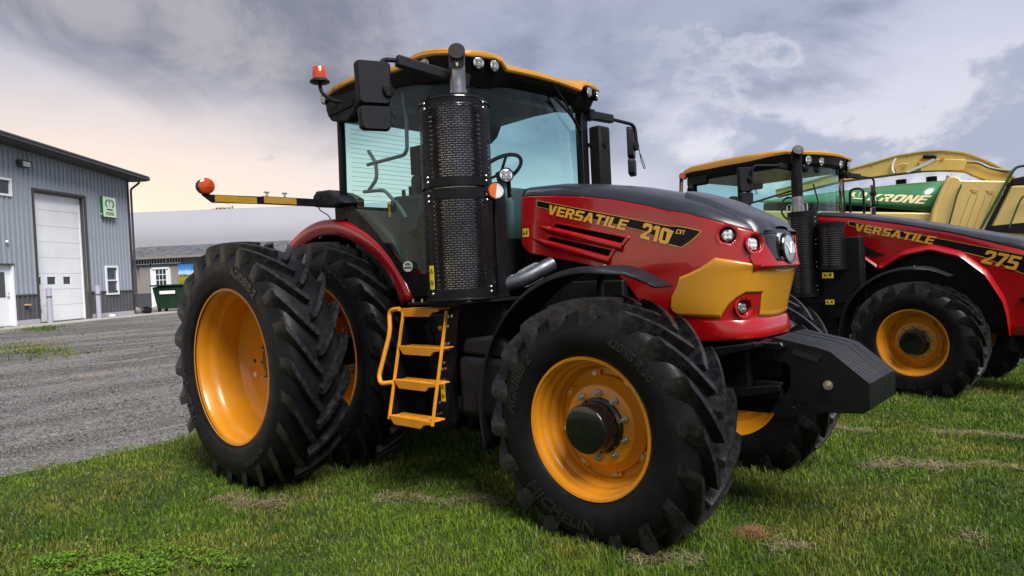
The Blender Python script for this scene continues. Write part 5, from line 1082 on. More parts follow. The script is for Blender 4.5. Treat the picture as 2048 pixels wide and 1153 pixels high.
g = G(); g.sweep([(1.14+.14*math.cos(a), .9, 3.08+.12*math.sin(a)) for a in np.linspace(0, math.pi, 12)], .014, 6); g.build('hose_loop', 'black', sp)
for x, y in ((-2.4, .30), (1.9, .20), (-2.4, 2.0), (1.9, 2.0)): make_wheel('rear', FH, (x, y, .756), y > 1)

# ================================================================= workshop on the left
mat('siding', (0.30, 0.335, 0.385), 0.45, .2, 0, var=.05, vscale=1.5, rvar=.06); mat('wainscot', (0.085, 0.088, 0.095), 0.5, .1, 0, var=.08, vscale=2); mat('fascia', (0.055, 0.048, 0.052), .45, var=.1); mat('soffit', (0.05, 0.048, 0.05), .6)
mat('doorwhite', (0.76, 0.78, 0.80), 0.45, var=.03, vscale=1.2, dirt=(.55, .55, .54), dscale=1.5, damt=.3); mat('trimwhite', (0.74, 0.76, 0.80), 0.45); mat('bollard', (0.34, 0.33, 0.40), .6, var=.1); mat('bronze', (0.06, 0.055, 0.05), .5)
mat('signface', (0.58, 0.70, 0.55), .35); mat('signgreen', (0.02, 0.12, 0.03), .4); mat('winpane', (0.03, 0.035, 0.04), .05, 0, .6, var=.5, vscale=2); mat('redpane', (0.05, 0.006, 0.008), .08); mat('foundation', (0.36, 0.35, 0.38), .8, var=.1)
BZ = .6
WB = thing('workshop_building', 'grey ribbed metal workshop with a tall white overhead door at the left edge', 'building', (-25.703, 6.634, BZ), R(-54.04))
def wtop(s): return 5.64+.063*s
OPEN = [(2.54, 4.97, 0, 4.58), (5.97, 6.93, 0, 2.03), (.88, 1.62, .86, 2.0), (5.88, 6.60, 4.25, 4.84)]
PR = [(0, 0), (.070, 0), (.082, .038), (.118, .038), (.130, 0), (.2, 0)]
def siding(s0, nstr, za, zb, m, name, first):
    g = G()
    for i in range(nstr):
        a = s0+.2*i; mid = a+.1; ivs = [(za, zb if zb < 4 else wtop(mid))]
        for o0, o1, z0, z1 in OPEN:
            if o0 < mid < o1:
                new = []
                for u, w in ivs:
                    if z1 <= u or z0 >= w: new.append((u, w)); continue
                    if z0 > u: new.append((u, z0))
                    if z1 < w: new.append((z1, w))
                ivs = new
        for u, w in ivs:
            if w-u > .02: g.grid([[(a+x, y, u) for x, y in PR], [(a+x, y, w) for x, y in PR]])
    if g.v: g.build(name, m, WB, smooth=0)
k = 0
s = 0.0
while s < 12.0:
    siding(s, 4, 1.02, 9, 'siding', 'siding_sheet', 0); siding(s, 4, .16, .98, 'wainscot', 'wainscot_sheet', 0); s += .8
g = G(); g.box((6.0, -.01, 1.0), (12, .05, .05)); 
for a, b in ((0.0, 2.54), (4.97, 5.97), (6.93, 12)): h = G(); h.box(((a+b)/2, .012, 1.0), (b-a, .06, .045)); h.build('belt_trim', 'wainscot', WB); h = G(); h.box(((a+b)/2, -.02, .08), (b-a, .12, .16)); h.build('foundation', 'foundation', WB)
g = G(); g.prism([(0, 0), (12, 0), (12, wtop(12)), (0, wtop(0))], 'y', -.30, -.25); g.build('inner_wall', 'bronze', WB)
g = G(); g.box((-.02, .0, 2.85), (.09, .09, 5.6)); g.build('corner_trim', 'fascia', WB)
g = G(); g.box((-.03, -6, 2.8), (.05, 12, 5.6)); g.build('side_wall', 'siding', WB)
g = G(); g.box((12.03, -6, 3.1), (.05, 12, 6.2)); g.build('side_wall', 'siding', WB)
g = G(); g.prism([(-.40, wtop(-.4)-.07), (12.6, wtop(12.6)-.07), (12.6, wtop(12.6)+.06), (-.40, wtop(-.4)+.06)], 'y', -12.4, .66); rf = g.build('roof', 'fascia', WB)
g = G(); g.prism([(-.42, wtop(-.42)-.05), (12.6, wtop(12.6)-.05), (12.6, wtop(12.6)+.09), (-.42, wtop(-.42)+.09)], 'y', .662, .70); g.build('fascia_board', 'fascia', rf)
g = G(); g.prism([(-.44, wtop(-.42)+.055), (12.6, wtop(12.6)+.055), (12.6, wtop(12.6)+.105), (-.44, wtop(-.42)+.105)], 'y', .700, .725); g.build('drip_edge', 'wainscot', rf)
g = G(); g.prism([(-.40, wtop(-.4)-.10), (12.6, wtop(12.6)-.10), (12.6, wtop(12.6)-.08), (-.4, wtop(-.4)-.08)], 'y', .0, .655); g.build('soffit', 'soffit', rf)
g = G(); g.box((-.47, -5.8, wtop(-.4)+.0), (.12, 13.0, .13)); g.build('gutter', 'fascia', rf, bev=.01)
g = G(); g.sweep(fillet([(-.45, .25, 5.58), (-.45, .25, 5.48), (-.08, .12, 5.18), (-.08, .10, .42), (-.25, .30, .12)], .08), .045, 8); g.build('downspout', 'fascia', WB)
g = G(); g.prism([(-.42, .0), (-.50, .22), (-.28, .30), (-.18, .05)], 'y', .2, .5); g.build('splash_boot', 'blackmatte', WB, bev=.02)
# overhead door
OD = thing  # noqa
g = G(); g.box((3.755, -.24, 2.28), (2.43, .02, 4.56)); od = g.build('overhead_door', 'doorwhite', WB)
nP = 8; ph_ = 4.50/nP; win = [(4.62, 4.90), (3.95, 4.34), (3.22, 3.58)]
for i in range(nP):
    z0 = .03+i*ph_; g = G()
    if i == 2:
        cuts = [2.60]+[v for w in sorted(win) for v in w]+[4.94]; za, zb = 1.33, 1.60
        g.box((3.77, -.205, (z0+za)/2), (2.34, .05, za-z0)); g.box((3.77, -.205, (zb+z0+ph_-.008)/2), (2.34, .05, z0+ph_-.008-zb))
        for a, b in zip(cuts[::2], cuts[1::2]): g.box(((a+b)/2, -.205, (za+zb)/2), (b-a, .05, zb-za))
    else: g.box((3.77, -.205, z0+ph_/2-.004), (2.34, .05, ph_-.008))
    p_ = g.build('door_panel', 'doorwhite', od, bev=.003)
    if i == 2:
        for (a, b), m in zip(win, ('redpane', 'winpane', 'winpane')): g = G(); g.box(((a+b)/2, -.215, 1.465), (b-a+.02, .01, .29)); g.build('door_pane', m, p_, smooth=0)
for nm, m, b in (('door_jamb', 'bronze', (2.555, -.11, 2.29, .03, .24, 4.58)), ('door_jamb', 'bronze', (4.955, -.11, 2.29, .03, .24, 4.58)), ('door_header', 'bronze', (3.755, -.11, 4.565, 2.37, .24, .03)), ('door_trim', 'trimwhite', (2.60, -.17, 2.27, .05, .03, 4.54)), ('door_casing', 'bronze', (5.0, .02, 2.3, .07, .04, 4.6)), ('door_casing', 'bronze', (2.51, .02, 2.3, .07, .04, 4.6)), ('door_casing', 'bronze', (3.755, .02, 4.62, 2.56, .04, .07))):
    g = G(); g.box(b[:3], b[3:]); g.build(nm, m, od)
g = G(); g.cyl((4.80, -.18, .42), (4.80, -.165, .42), .13, n=20); g.build('exhaust_port', 'zinc', od)
# personnel door
g = G(); g.box((6.40, -.10, 1.0), (.84, .05, 1.98)); md = g.build('personnel_door', 'doorwhite', WB)
for nm, m, b in (('door_frame', 'trimwhite', (6.02, -.04, 1.0, .07, .14, 2.0)), ('door_frame', 'trimwhite', (6.88, -.04, 1.0, .07, .14, 2.0)), ('door_frame', 'bronze', (6.45, .0, 2.02, .96, .10, .05)), ('door_window', 'winpane', (6.47, -.072, 1.36, .40, .012, .82)), ('lock', 'zinc', (6.15, -.06, 1.08, .03, .03, .05)), ('handle', 'zinc', (6.17, -.06, .96, .10, .03, .03))):
    g = G(); g.box(b[:3], b[3:]); g.build(nm, m, md)
def window(s0, s1, z0, z1, bars=True):
    w = G(); w.box(((s0+s1)/2, -.03, (z0+z1)/2), (s1-s0-.10, .01, z1-z0-.10)); wo_ = w.build('window', 'winpane', WB)
    for b in ((s0+.035, .01, (z0+z1)/2, .07, .09, z1-z0), (s1-.035, .01, (z0+z1)/2, .07, .09, z1-z0), ((s0+s1)/2, .01, z0+.035, s1-s0-.14, .09, .07), ((s0+s1)/2, .01, z1-.035, s1-s0-.14, .09, .07)): g = G(); g.box(b[:3], b[3:]); g.build('window_frame', 'trimwhite', wo_)
    if bars: g = G(); g.box(((s0+s1)/2, .0, (z0+z1)/2), (s1-s0-.14, .07, .05)); g.build('meeting_rail', 'trimwhite', wo_)
window(.88, 1.62, .86, 2.0); window(5.88, 6.60, 4.25, 4.84, False)
# wall fittings
g = G(); g.prism([(5.16, 5.52), (5.62, 5.52), (5.58, 5.28), (5.20, 5.28)], 'y', .0, .20); wl_ = g.build('wall_lamp', 'bronze', WB, bev=.01); g = G(); g.box((5.39, .204, 5.38), (.30, .01, .16)); g.build('lamp_lens', 'lensled', wl_)
g = G(); g.box((5.55, .06, .66), (.22, .12, .05)); g.build('hose_bib', 'beigeline', WB, bev=.01); g = G(); g.ball((6.22, .05, 2.75), .05, 10); g.build('camera_dome', 'white', WB)
SG = thing('wall_sign', 'square light green sign with a crown emblem over KRONE on the grey workshop', 'sign', (-25.703, 6.634, BZ), R(-54.04))
g = G(); g.box((1.325, .085, 4.31), (.78, .13, .82)); sgb = g.build('sign_box', 'signgreen', SG, bev=.01); g = G(); g.box((1.325, .153, 4.31), (.74, .006, .78)); sgf = g.build('sign_face', 'signface', SG)
# local x runs right-to-left as seen, so mirror the artwork
g = G(); crown(g, lambda u, w: (1.325+.27-.54*u, .158, 4.17+.46*w)); g.build('sign_emblem', 'signgreen', sgf, smooth=0)
v, f = blocktext('KRONE', .18, .6); g = G(); g.add([(1.325+.24-.48*x, .157+.002*z, 3.985+.13*y) for x, y, z in v], f); g.build('sign_lettering', 'signgreen', sgf, smooth=0)
g = G(); g.ball((1.725, .085, 4.02), .03, 8); g.build('sign_knob', 'white', sgb)
for i, (s, y, lb) in enumerate(((4.86, .28, 'lavender grey steel bollard in front of the overhead door, left one'), (2.44, .28, 'lavender grey steel bollard right of the overhead door, below the window side'))):
    w = WB.matrix_world
    loc = Matrix.Translation((-25.703, 6.634, BZ)) @ Matrix.Rotation(R(-54.04), 4, 'Z') @ Vector((s, y, -.04))
    g = G(); g.lathe([(.085, 0), (.085, 1.22), (.07, 1.26), (.0001, 1.275)], 20, Matrix.Rotation(R(90), 4, 'X')); b = tag(g.build('bollard', 'bollard', None, loc=loc), lb, 'bollard', 'bollards at the workshop door')
    g = G(); g.lathe([(.087, .90), (.0875, .96)], 20, Matrix.Rotation(R(90), 4, 'X')); g.build('bollard_band', 'wainscot', b)
g = G(); g.cyl((0, 0, 0), (0, 0, .10), .11, n=16); loc = Matrix.Translation((-25.703, 6.634, BZ)) @ Matrix.Rotation(R(-54.04), 4, 'Z')
tag(g.build('bucket_lid', 'white', None, loc=loc @ Vector((1.95, .45, 0)), bev=.02), 'white round pail lying low by the right bollard', 'pail')
g = G(); g.prism([(-3.5, 0), (12, 0), (12, 1.25), (4.9, 1.3), (1.0, 1.15), (-1.2, 1.6), (-3.5, 3.0)], 'z', -.30, -.005); o = struct(g.build('pavement', 'concrete', None, bev=.01)); o.location = (-25.703, 6.634, BZ); o.rotation_euler = (0, 0, R(-54.04))
# ================================================================= background: shed, white hall, bin
def campt(px, py, depth):
    X = px-1024; Y = py-576.5; c, s_ = math.cos(roll), math.sin(roll); x = c*X-s_*Y; y = s_*X+c*Y
    return CAMP+(fw+rt*(x/1385.08)-up*(y/1385.08))*depth
mat('shedtan', (0.235, 0.215, 0.205), .7, var=.06, vscale=1); mat('sheddark', (0.055, 0.060, 0.075), .6); mat('dumpgreen', (0.005, 0.026, 0.011), .5, var=.2, vscale=3, rvar=.1); mat('hallwhite', (0.29, 0.29, 0.325), .6, var=.04, vscale=.15); mat('hallroof', (0.25, 0.25, 0.285), .6, var=.04, vscale=.15)
def shingle_mat():
    m = mat('shingle', (0.10, 0.10, 0.11), .9); nt = m.node_tree; b = nt.nodes['Principled BSDF']; t = nt.nodes.new('ShaderNodeTexCoord'); k = nt.nodes.new('ShaderNodeTexVoronoi'); k.inputs['Scale'].default_value = 4.0; mpn = nt.nodes.new('ShaderNodeMapping'); mpn.inputs['Scale'].default_value = (1, 2.4, 3.4)
    nt.links.new(t.outputs['Object'], mpn.inputs[0]); nt.links.new(mpn.outputs[0], k.inputs['Vector']); r = nt.nodes.new('ShaderNodeValToRGB'); r.color_ramp.interpolation = 'CONSTANT'
    for i, (p_, c) in enumerate(((0, (.075, .080, .095)), (.25, (.13, .115, .10)), (.5, (.055, .06, .075)), (.75, (.10, .105, .12)))):
        e = r.color_ramp.elements[i] if i < 2 else r.color_ramp.elements.new(p_); e.position = p_; e.color = (*c, 1)
    sp_ = nt.nodes.new('ShaderNodeSeparateColor'); nt.links.new(k.outputs['Color'], sp_.inputs[0]); nt.links.new(sp_.outputs[0], r.inputs[0]); nt.links.new(r.outputs[0], b.inputs['Base Color'])
shingle_mat()
hy = yaw-math.pi/2      # rz of a frame whose x runs along the camera's right
base = campt(335, 612, 37.5); SH = thing('garden_shed', 'low grey shed with a shingle roof and three transom windows behind the workshop', 'shed', (base.x, base.y, base.z), hy)
def sx(px): return (px-335)/36.9
def sz_(py, px=335): return (612-py+(335-px)*.0464)/36.9
g = G(); g.box((2.2, 1.5, sz_(512)/2+.35), (8.4, 3.0, sz_(512)-.7)); g.build('wall', 'shedtan', SH)
g = G(); g.box((2.2, 1.5, .36), (8.44, 3.04, .72)); g.build('wainscot', 'sheddark', SH)
g = G(); e_ = sz_(512); g.prism([(-.30, e_-.05), (1.5, e_+.62), (3.3, e_-.05), (3.3, e_-.12), (-.30, e_-.12)], 'x', -2.2, 6.6); rs = g.build('roof', 'shingle', SH); g = G(); g.box((2.2, -.31, e_-.09), (8.8, .03, .12)); g.build('eave_board', 'shedtan', rs)
g = G(); g.box((2.2, -.012, sz_(531)), (8.42, .03, .10)); g.build('belt_board', 'sheddark', SH); g = G(); g.box((sx(322), -.012, sz_(522)), (2.6, .02, .44)); g.build('transom_board', 'sheddark', SH)
for a, b in ((277, 305), (308.5, 337), (339.5, 367)):
    w_ = G(); w_.box((sx((a+b)/2), -.03, sz_(522.5)), (sx(b)-sx(a), .02, .27)); tw = w_.build('transom_window', 'winpane', SH)
    for bx in ((0, .135, 1), (0, -.135, 1)): g = G(); g.box((sx((a+b)/2), -.05, sz_(522.5)+bx[1]), (sx(b)-sx(a), .03, .035)); g.build('window_frame', 'trimwhite', tw)
    for j in range(6): g = G(); g.box((sx(a)+(sx(b)-sx(a))*j/5, -.05, sz_(522.5)), (.03, .03, .235)); g.build('muntin', 'trimwhite', tw)
g = G(); g.box((sx(325), -.03, .98), (.86, .05, 1.96)); sd = g.build('door', 'doorwhite', SH)
for bx in ((sx(307.5), -.04, 1.0, .09, .10, 2.06), (sx(343.5), -.04, 1.0, .09, .10, 2.06), (sx(325.5), -.04, 2.04, .90, .10, .10)): g = G(); g.box(bx[:3], bx[3:]); g.build('door_frame', 'trimwhite', sd)
for i in range(3):
    for j in range(3): g = G(); g.box((sx(319.5)+.19*i, -.06, 1.86-.30*j), (.15, .012, .25)); g.build('door_pane', 'winpane', sd, smooth=0)
g = G(); g.box((sx(313), -.07, .98), (.10, .05, .04)); g.build('handle', 'bronze', sd)
g = G(); g.sweep([(sx(281), -.02, sz_(535)), (sx(286), -.35, sz_(536)), (sx(289), -.40, sz_(538))], .03, 8); g.build('wall_lamp', 'blackmatte', SH)
g = G(); g.box((sx(312), -.7, -.16), (2.2, 1.4, .26)); g.build('door_step', 'concrete', SH)
# banner on the shed wall: blue sky over a field, printed
def banner_mat():
    m = mat('banner', (.2, .4, .8), .5); nt = m.node_tree; b = nt.nodes['Principled BSDF']; t = nt.nodes.new('ShaderNodeTexCoord'); s_ = nt.nodes.new('ShaderNodeSeparateXYZ'); nt.links.new(t.outputs['Generated'], s_.inputs[0]); n = nt.nodes.new('ShaderNodeTexNoise'); n.inputs['Scale'].default_value = 7; nt.links.new(t.outputs['Generated'], n.inputs['Vector'])
    a = nt.nodes.new('ShaderNodeMath'); a.operation = 'MULTIPLY_ADD'; nt.links.new(n.outputs[0], a.inputs[0]); a.inputs[1].default_value = .45; nt.links.new(s_.outputs[2], a.inputs[2]); r = nt.nodes.new('ShaderNodeValToRGB'); els = ((0, (.05, .10, .01)), (.40, (.22, .24, .02)), (.62, (.30, .28, .03)), (.70, (.03, .05, .01)), (.76, (.50, .68, .85)), (1.0, (.05, .25, .65)))
    for i, (p_, c) in enumerate(els): e = r.color_ramp.elements[i] if i < 2 else r.color_ramp.elements.new(p_); e.position = p_; e.color = (*c, 1)
    nt.links.new(a.outputs[0], r.inputs[0]); nt.links.new(r.outputs[0], b.inputs['Base Color'])
banner_mat()
bn = base+Vector((math.cos(hy), math.sin(hy), 0))*sx(378)
BN = thing('banner', 'printed banner of blue sky over a yellow field on the shed wall', 'banner', (bn.x, bn.y, base.z), hy)
g = G(); g.box((0, -.03, sz_(551)), (.92, .02, 1.12)); g.build('print', 'banner', BN, smooth=0)
g = G(); g.box((.66, -.03, sz_(551)), (.38, .02, 1.12)); bd = g.build('dark_print', 'decalblack', BN, smooth=0)
for k in range(2): g = G(); g.box((.62, -.042, sz_(541)-.12*k), (.20, .004, .05)); g.build('print_line', 'white', bd, smooth=0)
# big white hall farther back
base2 = campt(470, 585, 66.0); WH = thing('white_hall', 'large plain white hall roof rising behind the shingled shed', 'building', (base2.x, base2.y, .7), hy+R(3))
topz = (campt(470, 413, 66.0).z-.7)
g = G(); g.prism([(0, -1), (0, 5.5), (.5, topz-.45), (1.6, topz-.05), (4, topz+.15), (18, topz+.2), (18, -1)], 'x', -22, 26); wh = g.build('hall_shell', 'hallwhite', WH, smooth=60)
g = G(); g.box((2, -.02, 3.2), (48.2, .06, .12)); g.build('wall_trim', 'hallroof', wh)
# refuse bin
bp_ = campt(352, 626, 31.0); gzb = float(gz(bp_.x, bp_.y))
DB = thing('refuse_bin', 'dark green wheeled refuse bin with a lid and a white label', 'bin', (bp_.x, bp_.y, gzb), hy+R(4))
g = G(); vs = [(-.60, -.45, .16), (.60, -.45, .16), (.60, .45, .16), (-.60, .45, .16), (-.74, -.55, 1.12), (.74, -.55, 1.12), (.74, .60, 1.20), (-.74, .60, 1.20)]; g.add(vs, [(0, 3, 2, 1), (4, 5, 6, 7), (0, 1, 5, 4), (1, 2, 6, 5), (2, 3, 7, 6), (3, 0, 4, 7)]); g.build('bin_body', 'dumpgreen', DB, bev=.02)
g = G(); g.box((0, 0, 1.19), (1.62, 1.28, .07)); g.build('bin_lid', 'dumpgreen', DB, bev=.025)
g = G(); g.box((-.10, -.556, .88), (.66, .012, .14), Matrix.Rotation(R(0), 4, 'X')); g.build('bin_label', 'white', DB)
for x in (-.55, .55):
    for y in (-.35, .35): g = G(); g.cyl((x-.04, y, .09), (x+.04, y, .09), .085, n=16); g.build('castor', 'black', DB)
for x in (-.74, .74): g = G(); g.box((x, 0, .90), (.10, .7, .09)); g.build('lift_pocket', 'dumpgreen', DB, bev=.01)

# ================================================================= trees
mat('bark', (0.09, 0.07, 0.05), .9, var=.3, vscale=8, bump=.6, bscale=20)
def leafmat(name, a, b):
    m = bpy.data.materials.new(name); m.use_nodes = True; nt = m.node_tree; p = nt.nodes['Principled BSDF']; p.inputs['Roughness'].default_value = .6
    o = nt.nodes.new('ShaderNodeAttribute'); o.attribute_name = 'tint'; x = nt.nodes.new('ShaderNodeMix'); x.data_type = 'RGBA'; x.inputs[6].default_value = (*a, 1); x.inputs[7].default_value = (*b, 1); nt.links.new(o.outputs['Fac'], x.inputs[0]); nt.links.new(x.outputs[2], p.inputs['Base Color'])
    t = nt.nodes.new('ShaderNodeBsdfTranslucent'); nt.links.new(x.outputs[2], t.inputs[0]); ms = nt.nodes.new('ShaderNodeMixShader'); ms.inputs[0].default_value = .3; nt.links.new(p.outputs[0], ms.inputs[1]); nt.links.new(t.outputs[0], ms.inputs[2]); nt.links.new(ms.outputs[0], nt.nodes['Material Output'].inputs[0]); MATS[name] = m
leafmat('leaf', (0.030, 0.060, 0.018), (0.085, 0.13, 0.035))
def fastmesh(name, V, F4, m, tint=None, col=None):
    """V (n,3) verts, F4 (k,3|4) faces"""
    me = bpy.data.meshes.new(name); k = F4.shape[1]; me.vertices.add(len(V)); me.vertices.foreach_set('co', V.astype(np.float32).ravel()); me.loops.add(F4.size); me.loops.foreach_set('vertex_index', F4.astype(np.int32).ravel()); me.polygons.add(len(F4)); me.polygons.foreach_set('loop_start', np.arange(0, F4.size, k, dtype=np.int32))
    if tint is not None: a = me.attributes.new('tint', 'FLOAT', 'POINT'); a.data.foreach_set('value', tint.astype(np.float32))
    if col is not None: a = me.attributes.new('col', 'FLOAT_COLOR', 'POINT'); a.data.foreach_set('color', np.concatenate([col, np.ones((len(col), 1))], 1).astype(np.float32).ravel())
    me.update(calc_edges=True); me.materials.append(MATS[m]); return me
def tree(pos, h, cr, seed, label):
    rg = np.random.default_rng(seed); t = thing('tree', label, 'tree', pos)
    g = G(); g.sweep(curve([(0, 0, -.2), (.05, .02, h*.25), (-.05, .05, h*.5), (.03, 0, h*.8)], 4), [.05*h*.6*(1-.85*i/12) for i in range(13)], 10); ends = []
    for k in range(11):
        a = rg.uniform(0, 6.28); z = h*rg.uniform(.35, .75); l = cr*rg.uniform(.5, .9); e = (l*math.cos(a), l*math.sin(a), z+l*rg.uniform(.2, .8)); g.sweep(curve([(0, 0, z), (e[0]*.5, e[1]*.5, z+(e[2]-z)*.35), e], 3), [.012*h*(1-.85*i/6) for i in range(7)], 6); ends.append(e)
    g.build('trunk', 'bark', t)
    C = []
    for k in range(46):
        a = rg.uniform(0, 6.28); rr = cr*rg.uniform(0, 1)**.5; z = h*rg.uniform(.38, 1.0); lim = cr*math.sqrt(max(.05, 1-((z/h-.62)/.42)**2)); rr = min(rr, lim); C.append((rr*math.cos(a), rr*math.sin(a), z))
    C = np.array(C+ends); N = 14000; ci = rg.integers(0, len(C), N); P = C[ci]+rg.normal(0, 1, (N, 3))*np.array([.13, .13, .10])*cr*1.6*rg.uniform(.4, 1, (N, 1)); A = rg.normal(size=(N, 3)); A /= np.linalg.norm(A, axis=1, keepdims=True); B = np.cross(A, rg.normal(size=(N, 3))); B /= np.linalg.norm(B, axis=1, keepdims=True); s = rg.uniform(.05, .11, (N, 1))*h/6
    V = np.stack([P-A*s, P+B*s*.55, P+A*s, P-B*s*.55], 1).reshape(-1, 3); F = np.arange(N*4).reshape(-1, 4); tn = np.repeat(np.clip(rg.normal(.4, .3, N), 0, 1), 4); me = fastmesh('crown', V, F, 'leaf', tint=tn); o = bpy.data.objects.new('crown', me); COL.objects.link(o); o.parent = t
for (px, d, ht, cr, sd, lb) in ((1945, 26, 4.1, 2.4, 3, 'leafy green tree showing between spout and tank of the harvester'), (462, 84, 10.15, 2.2, 5, 'distant tree whose top just clears the white hall roof')):
    q = campt(px, 560, d); tree((q.x, q.y, float(gz(q.x, q.y))-.1), ht, cr, sd, lb)

# ================================================================= grass and loose stones
def attrmat(name, rough=.55, trans=.25, spec=.3):
    m = bpy.data.materials.new(name); m.use_nodes = True; nt = m.node_tree; p = nt.nodes['Principled BSDF']; p.inputs['Roughness'].default_value = rough; p.inputs['Specular IOR Level'].default_value = spec
    o = nt.nodes.new('ShaderNodeAttribute'); o.attribute_name = 'col'; nt.links.new(o.outputs['Color'], p.inputs['Base Color'])
    if trans:
        t = nt.nodes.new('ShaderNodeBsdfTranslucent'); nt.links.new(o.outputs['Color'], t.inputs[0]); ms = nt.nodes.new('ShaderNodeMixShader'); ms.inputs[0].default_value = trans; nt.links.new(p.outputs[0], ms.inputs[1]); nt.links.new(t.outputs[0], ms.inputs[2]); nt.links.new(ms.outputs[0], nt.nodes['Material Output'].inputs[0])
    MATS[name] = m
attrmat('blade'); attrmat('stone', .9, 0)
CX, CY = CAMP.x, CAMP.y
def fan(n, d0, d1, half, pw):
    """points on the ground in a fan about the standpoint, thinning with distance"""
    u = RNG.random(n); d = (d0**pw+(d1**pw-d0**pw)*u)**(1/pw); a = yaw+RNG.uniform(-half, half, n); return CX+d*np.cos(a), CY+d*np.sin(a), d
DRY = [((1.22, -1.30), (1.40, -1.24), .07), ((1.44, -1.20), (2.08, -.86), .045), ((3.72, 1.25), (4.15, 1.52), .075), ((4.15, 1.52), (4.75, 1.80), .035), ((3.80, 2.95), (4.6, 3.25), .07), ((3.74, -.64), (3.86, -.47), .05), ((4.50, .11), (4.61, .15), .05), ((3.2, -1.15), (3.5, -.95), .05), ((.25, -2.0), (.8, -1.8), .06), ((2.5, 2.3), (3.4, 2.6), .05)]
def segd(x, y, a, b):
    ax, ay = a; bx, by = b; dx, dy = bx-ax, by-ay; t = np.clip(((x-ax)*dx+(y-ay)*dy)/(dx*dx+dy*dy), 0, 1); return np.hypot(x-ax-t*dx, y-ay-t*dy)
def dryness(x, y):
    f = np.zeros_like(x)
    for a, b, w in DRY: f = np.maximum(f, 1-sst(segd(x, y, a, b)+.16*(fbm(x, y, 7, 77)-.5), w*.2, w*1.5))
    return f*np.clip((fbm(x, y, 5, 78)-.30)*3, 0, 1)*.85
REDP = (3.588, -.484)
def blades(name, x, y, d, hmean, wmul, seglen=2, colfn=None, lay=0.0):
    n = len(x); rg = RNG; z = gz(x, y)+.004
    dry = dryness(x, y); tall = fbm(x, y, .9, 51); patch_ = fbm(x, y, .55, 61); fine = fbm(x, y, 4, 71)
    cl_ = fbm(x, y, 8, 53, 2); h = hmean*(0.55+.9*tall)*(.45+1.1*cl_)*rg.uniform(.6, 1.3, n)*(1-.45*dry); az_ = rg.uniform(0, 6.283, n)+1.2*(fbm(x, y, .35, 81)-.5); lean = np.clip(np.abs(rg.normal(.62, .45, n))+lay+.7*dry, 0, 1.5)
    w = rg.gamma(6, .0004, n)*wmul*(1+.10*np.maximum(0, d-4)); dx = np.cos(az_); dy = np.sin(az_); px, py = -dy, dx; tw = rg.uniform(0, 6.283, n); wx_ = np.cos(tw)*w; wy_ = np.sin(tw)*w
    m1 = .5; l1 = lean*.55; hx = h*np.sin(l1)*m1; hz = h*np.cos(l1)*m1; hx2 = hx+h*np.sin(lean*1.35)*.5; hz2 = np.maximum(hz+h*np.cos(lean*1.35)*.5, .006)
    V = np.stack([np.stack([x-wx_, y-wy_, z-.01], 1), np.stack([x+wx_, y+wy_, z-.01], 1), np.stack([x+dx*hx-wx_*.8, y+dy*hx-wy_*.8, z+hz], 1), np.stack([x+dx*hx+wx_*.8, y+dy*hx+wy_*.8, z+hz], 1), np.stack([x+dx*hx2, y+dy*hx2, z+hz2], 1)], 1)
    b = np.arange(n)[:, None]*5; F = np.concatenate([b+np.array([[0, 1, 3]]), b+np.array([[0, 3, 2]]), b+np.array([[2, 3, 4]])], 0)
    t = np.clip(rg.normal(.5, .28, n)+(patch_-.5)*1.3+(fbm(x, y, 2.6, 63)-.5)*1.3, 0, 1)[:, None]; yel = np.clip(rg.normal(.06, .24, n)+(fine-.48)*1.3+(fbm(x, y, 1.7, 91)-.52)*1.5, 0, .9)[:, None]
    g1 = np.array([.025, .082, .005]); g2 = np.array([.135, .230, .013]); yl = np.array([.27, .235, .042]); dr = np.array([.30, .24, .145])
    c = g1*(1-t)+g2*t; c = c*(1-yel*.9)+yl*yel*.9; dd = np.maximum(dry, (rg.random(n) < .055)*.8)[:, None]; dd = dd*(rg.random((n, 1))*.5+.5); c = c*(1-dd)+dr*dd
    rp = (1-sst(np.hypot(x-REDP[0], y-REDP[1])+.05*(fbm(x, y, 11, 99)-.5), .03, .13))[:, None]; c = c*(1-rp)+np.array([.27, .15, .07])*rp*rg.uniform(.6, 1.2, (n, 1))
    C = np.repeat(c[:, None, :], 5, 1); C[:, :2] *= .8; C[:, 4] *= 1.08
    return V.reshape(-1, 3), F, C.reshape(-1, 3)
def lawn_ok(x, y): return x > lawn_edge(y)-.10+.12*RNG.normal(size=len(x))+.5*(fbm(x, y, 2.2, 15)-.45)
def make_grass(name, n, d0, d1, half, pw, h, wm, label=None):
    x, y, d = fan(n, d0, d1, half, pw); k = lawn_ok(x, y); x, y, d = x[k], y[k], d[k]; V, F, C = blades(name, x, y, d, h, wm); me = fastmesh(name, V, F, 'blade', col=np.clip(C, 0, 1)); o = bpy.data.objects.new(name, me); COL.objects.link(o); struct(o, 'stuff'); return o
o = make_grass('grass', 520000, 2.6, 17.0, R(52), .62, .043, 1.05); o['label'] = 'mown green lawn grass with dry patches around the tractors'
# weeds along the pavement and on the lot
x = np.concatenate([RNG.normal(-20.6, .5, 1800)+np.linspace(-.6, .9, 1800), RNG.normal(0, 1, 1500)*1.1-13.6]); y = np.concatenate([.95+np.linspace(0, 1.7, 1800)+RNG.normal(0, .12, 1800), RNG.normal(0, 1, 1500)*.35+.2]); k = fbm(x, y, 1.5, 5) > .45; x, y = x[k], y[k]; V, F, C = blades('weeds', x, y, np.full(len(x), 16.), .09, 1.6); me = fastmesh('weeds', V, F, 'blade', col=np.clip(C, 0, 1)); o = bpy.data.objects.new('weeds', me); COL.objects.link(o); struct(o, 'stuff'); o['label'] = 'sparse green weeds growing in the gravel by the workshop pavement'
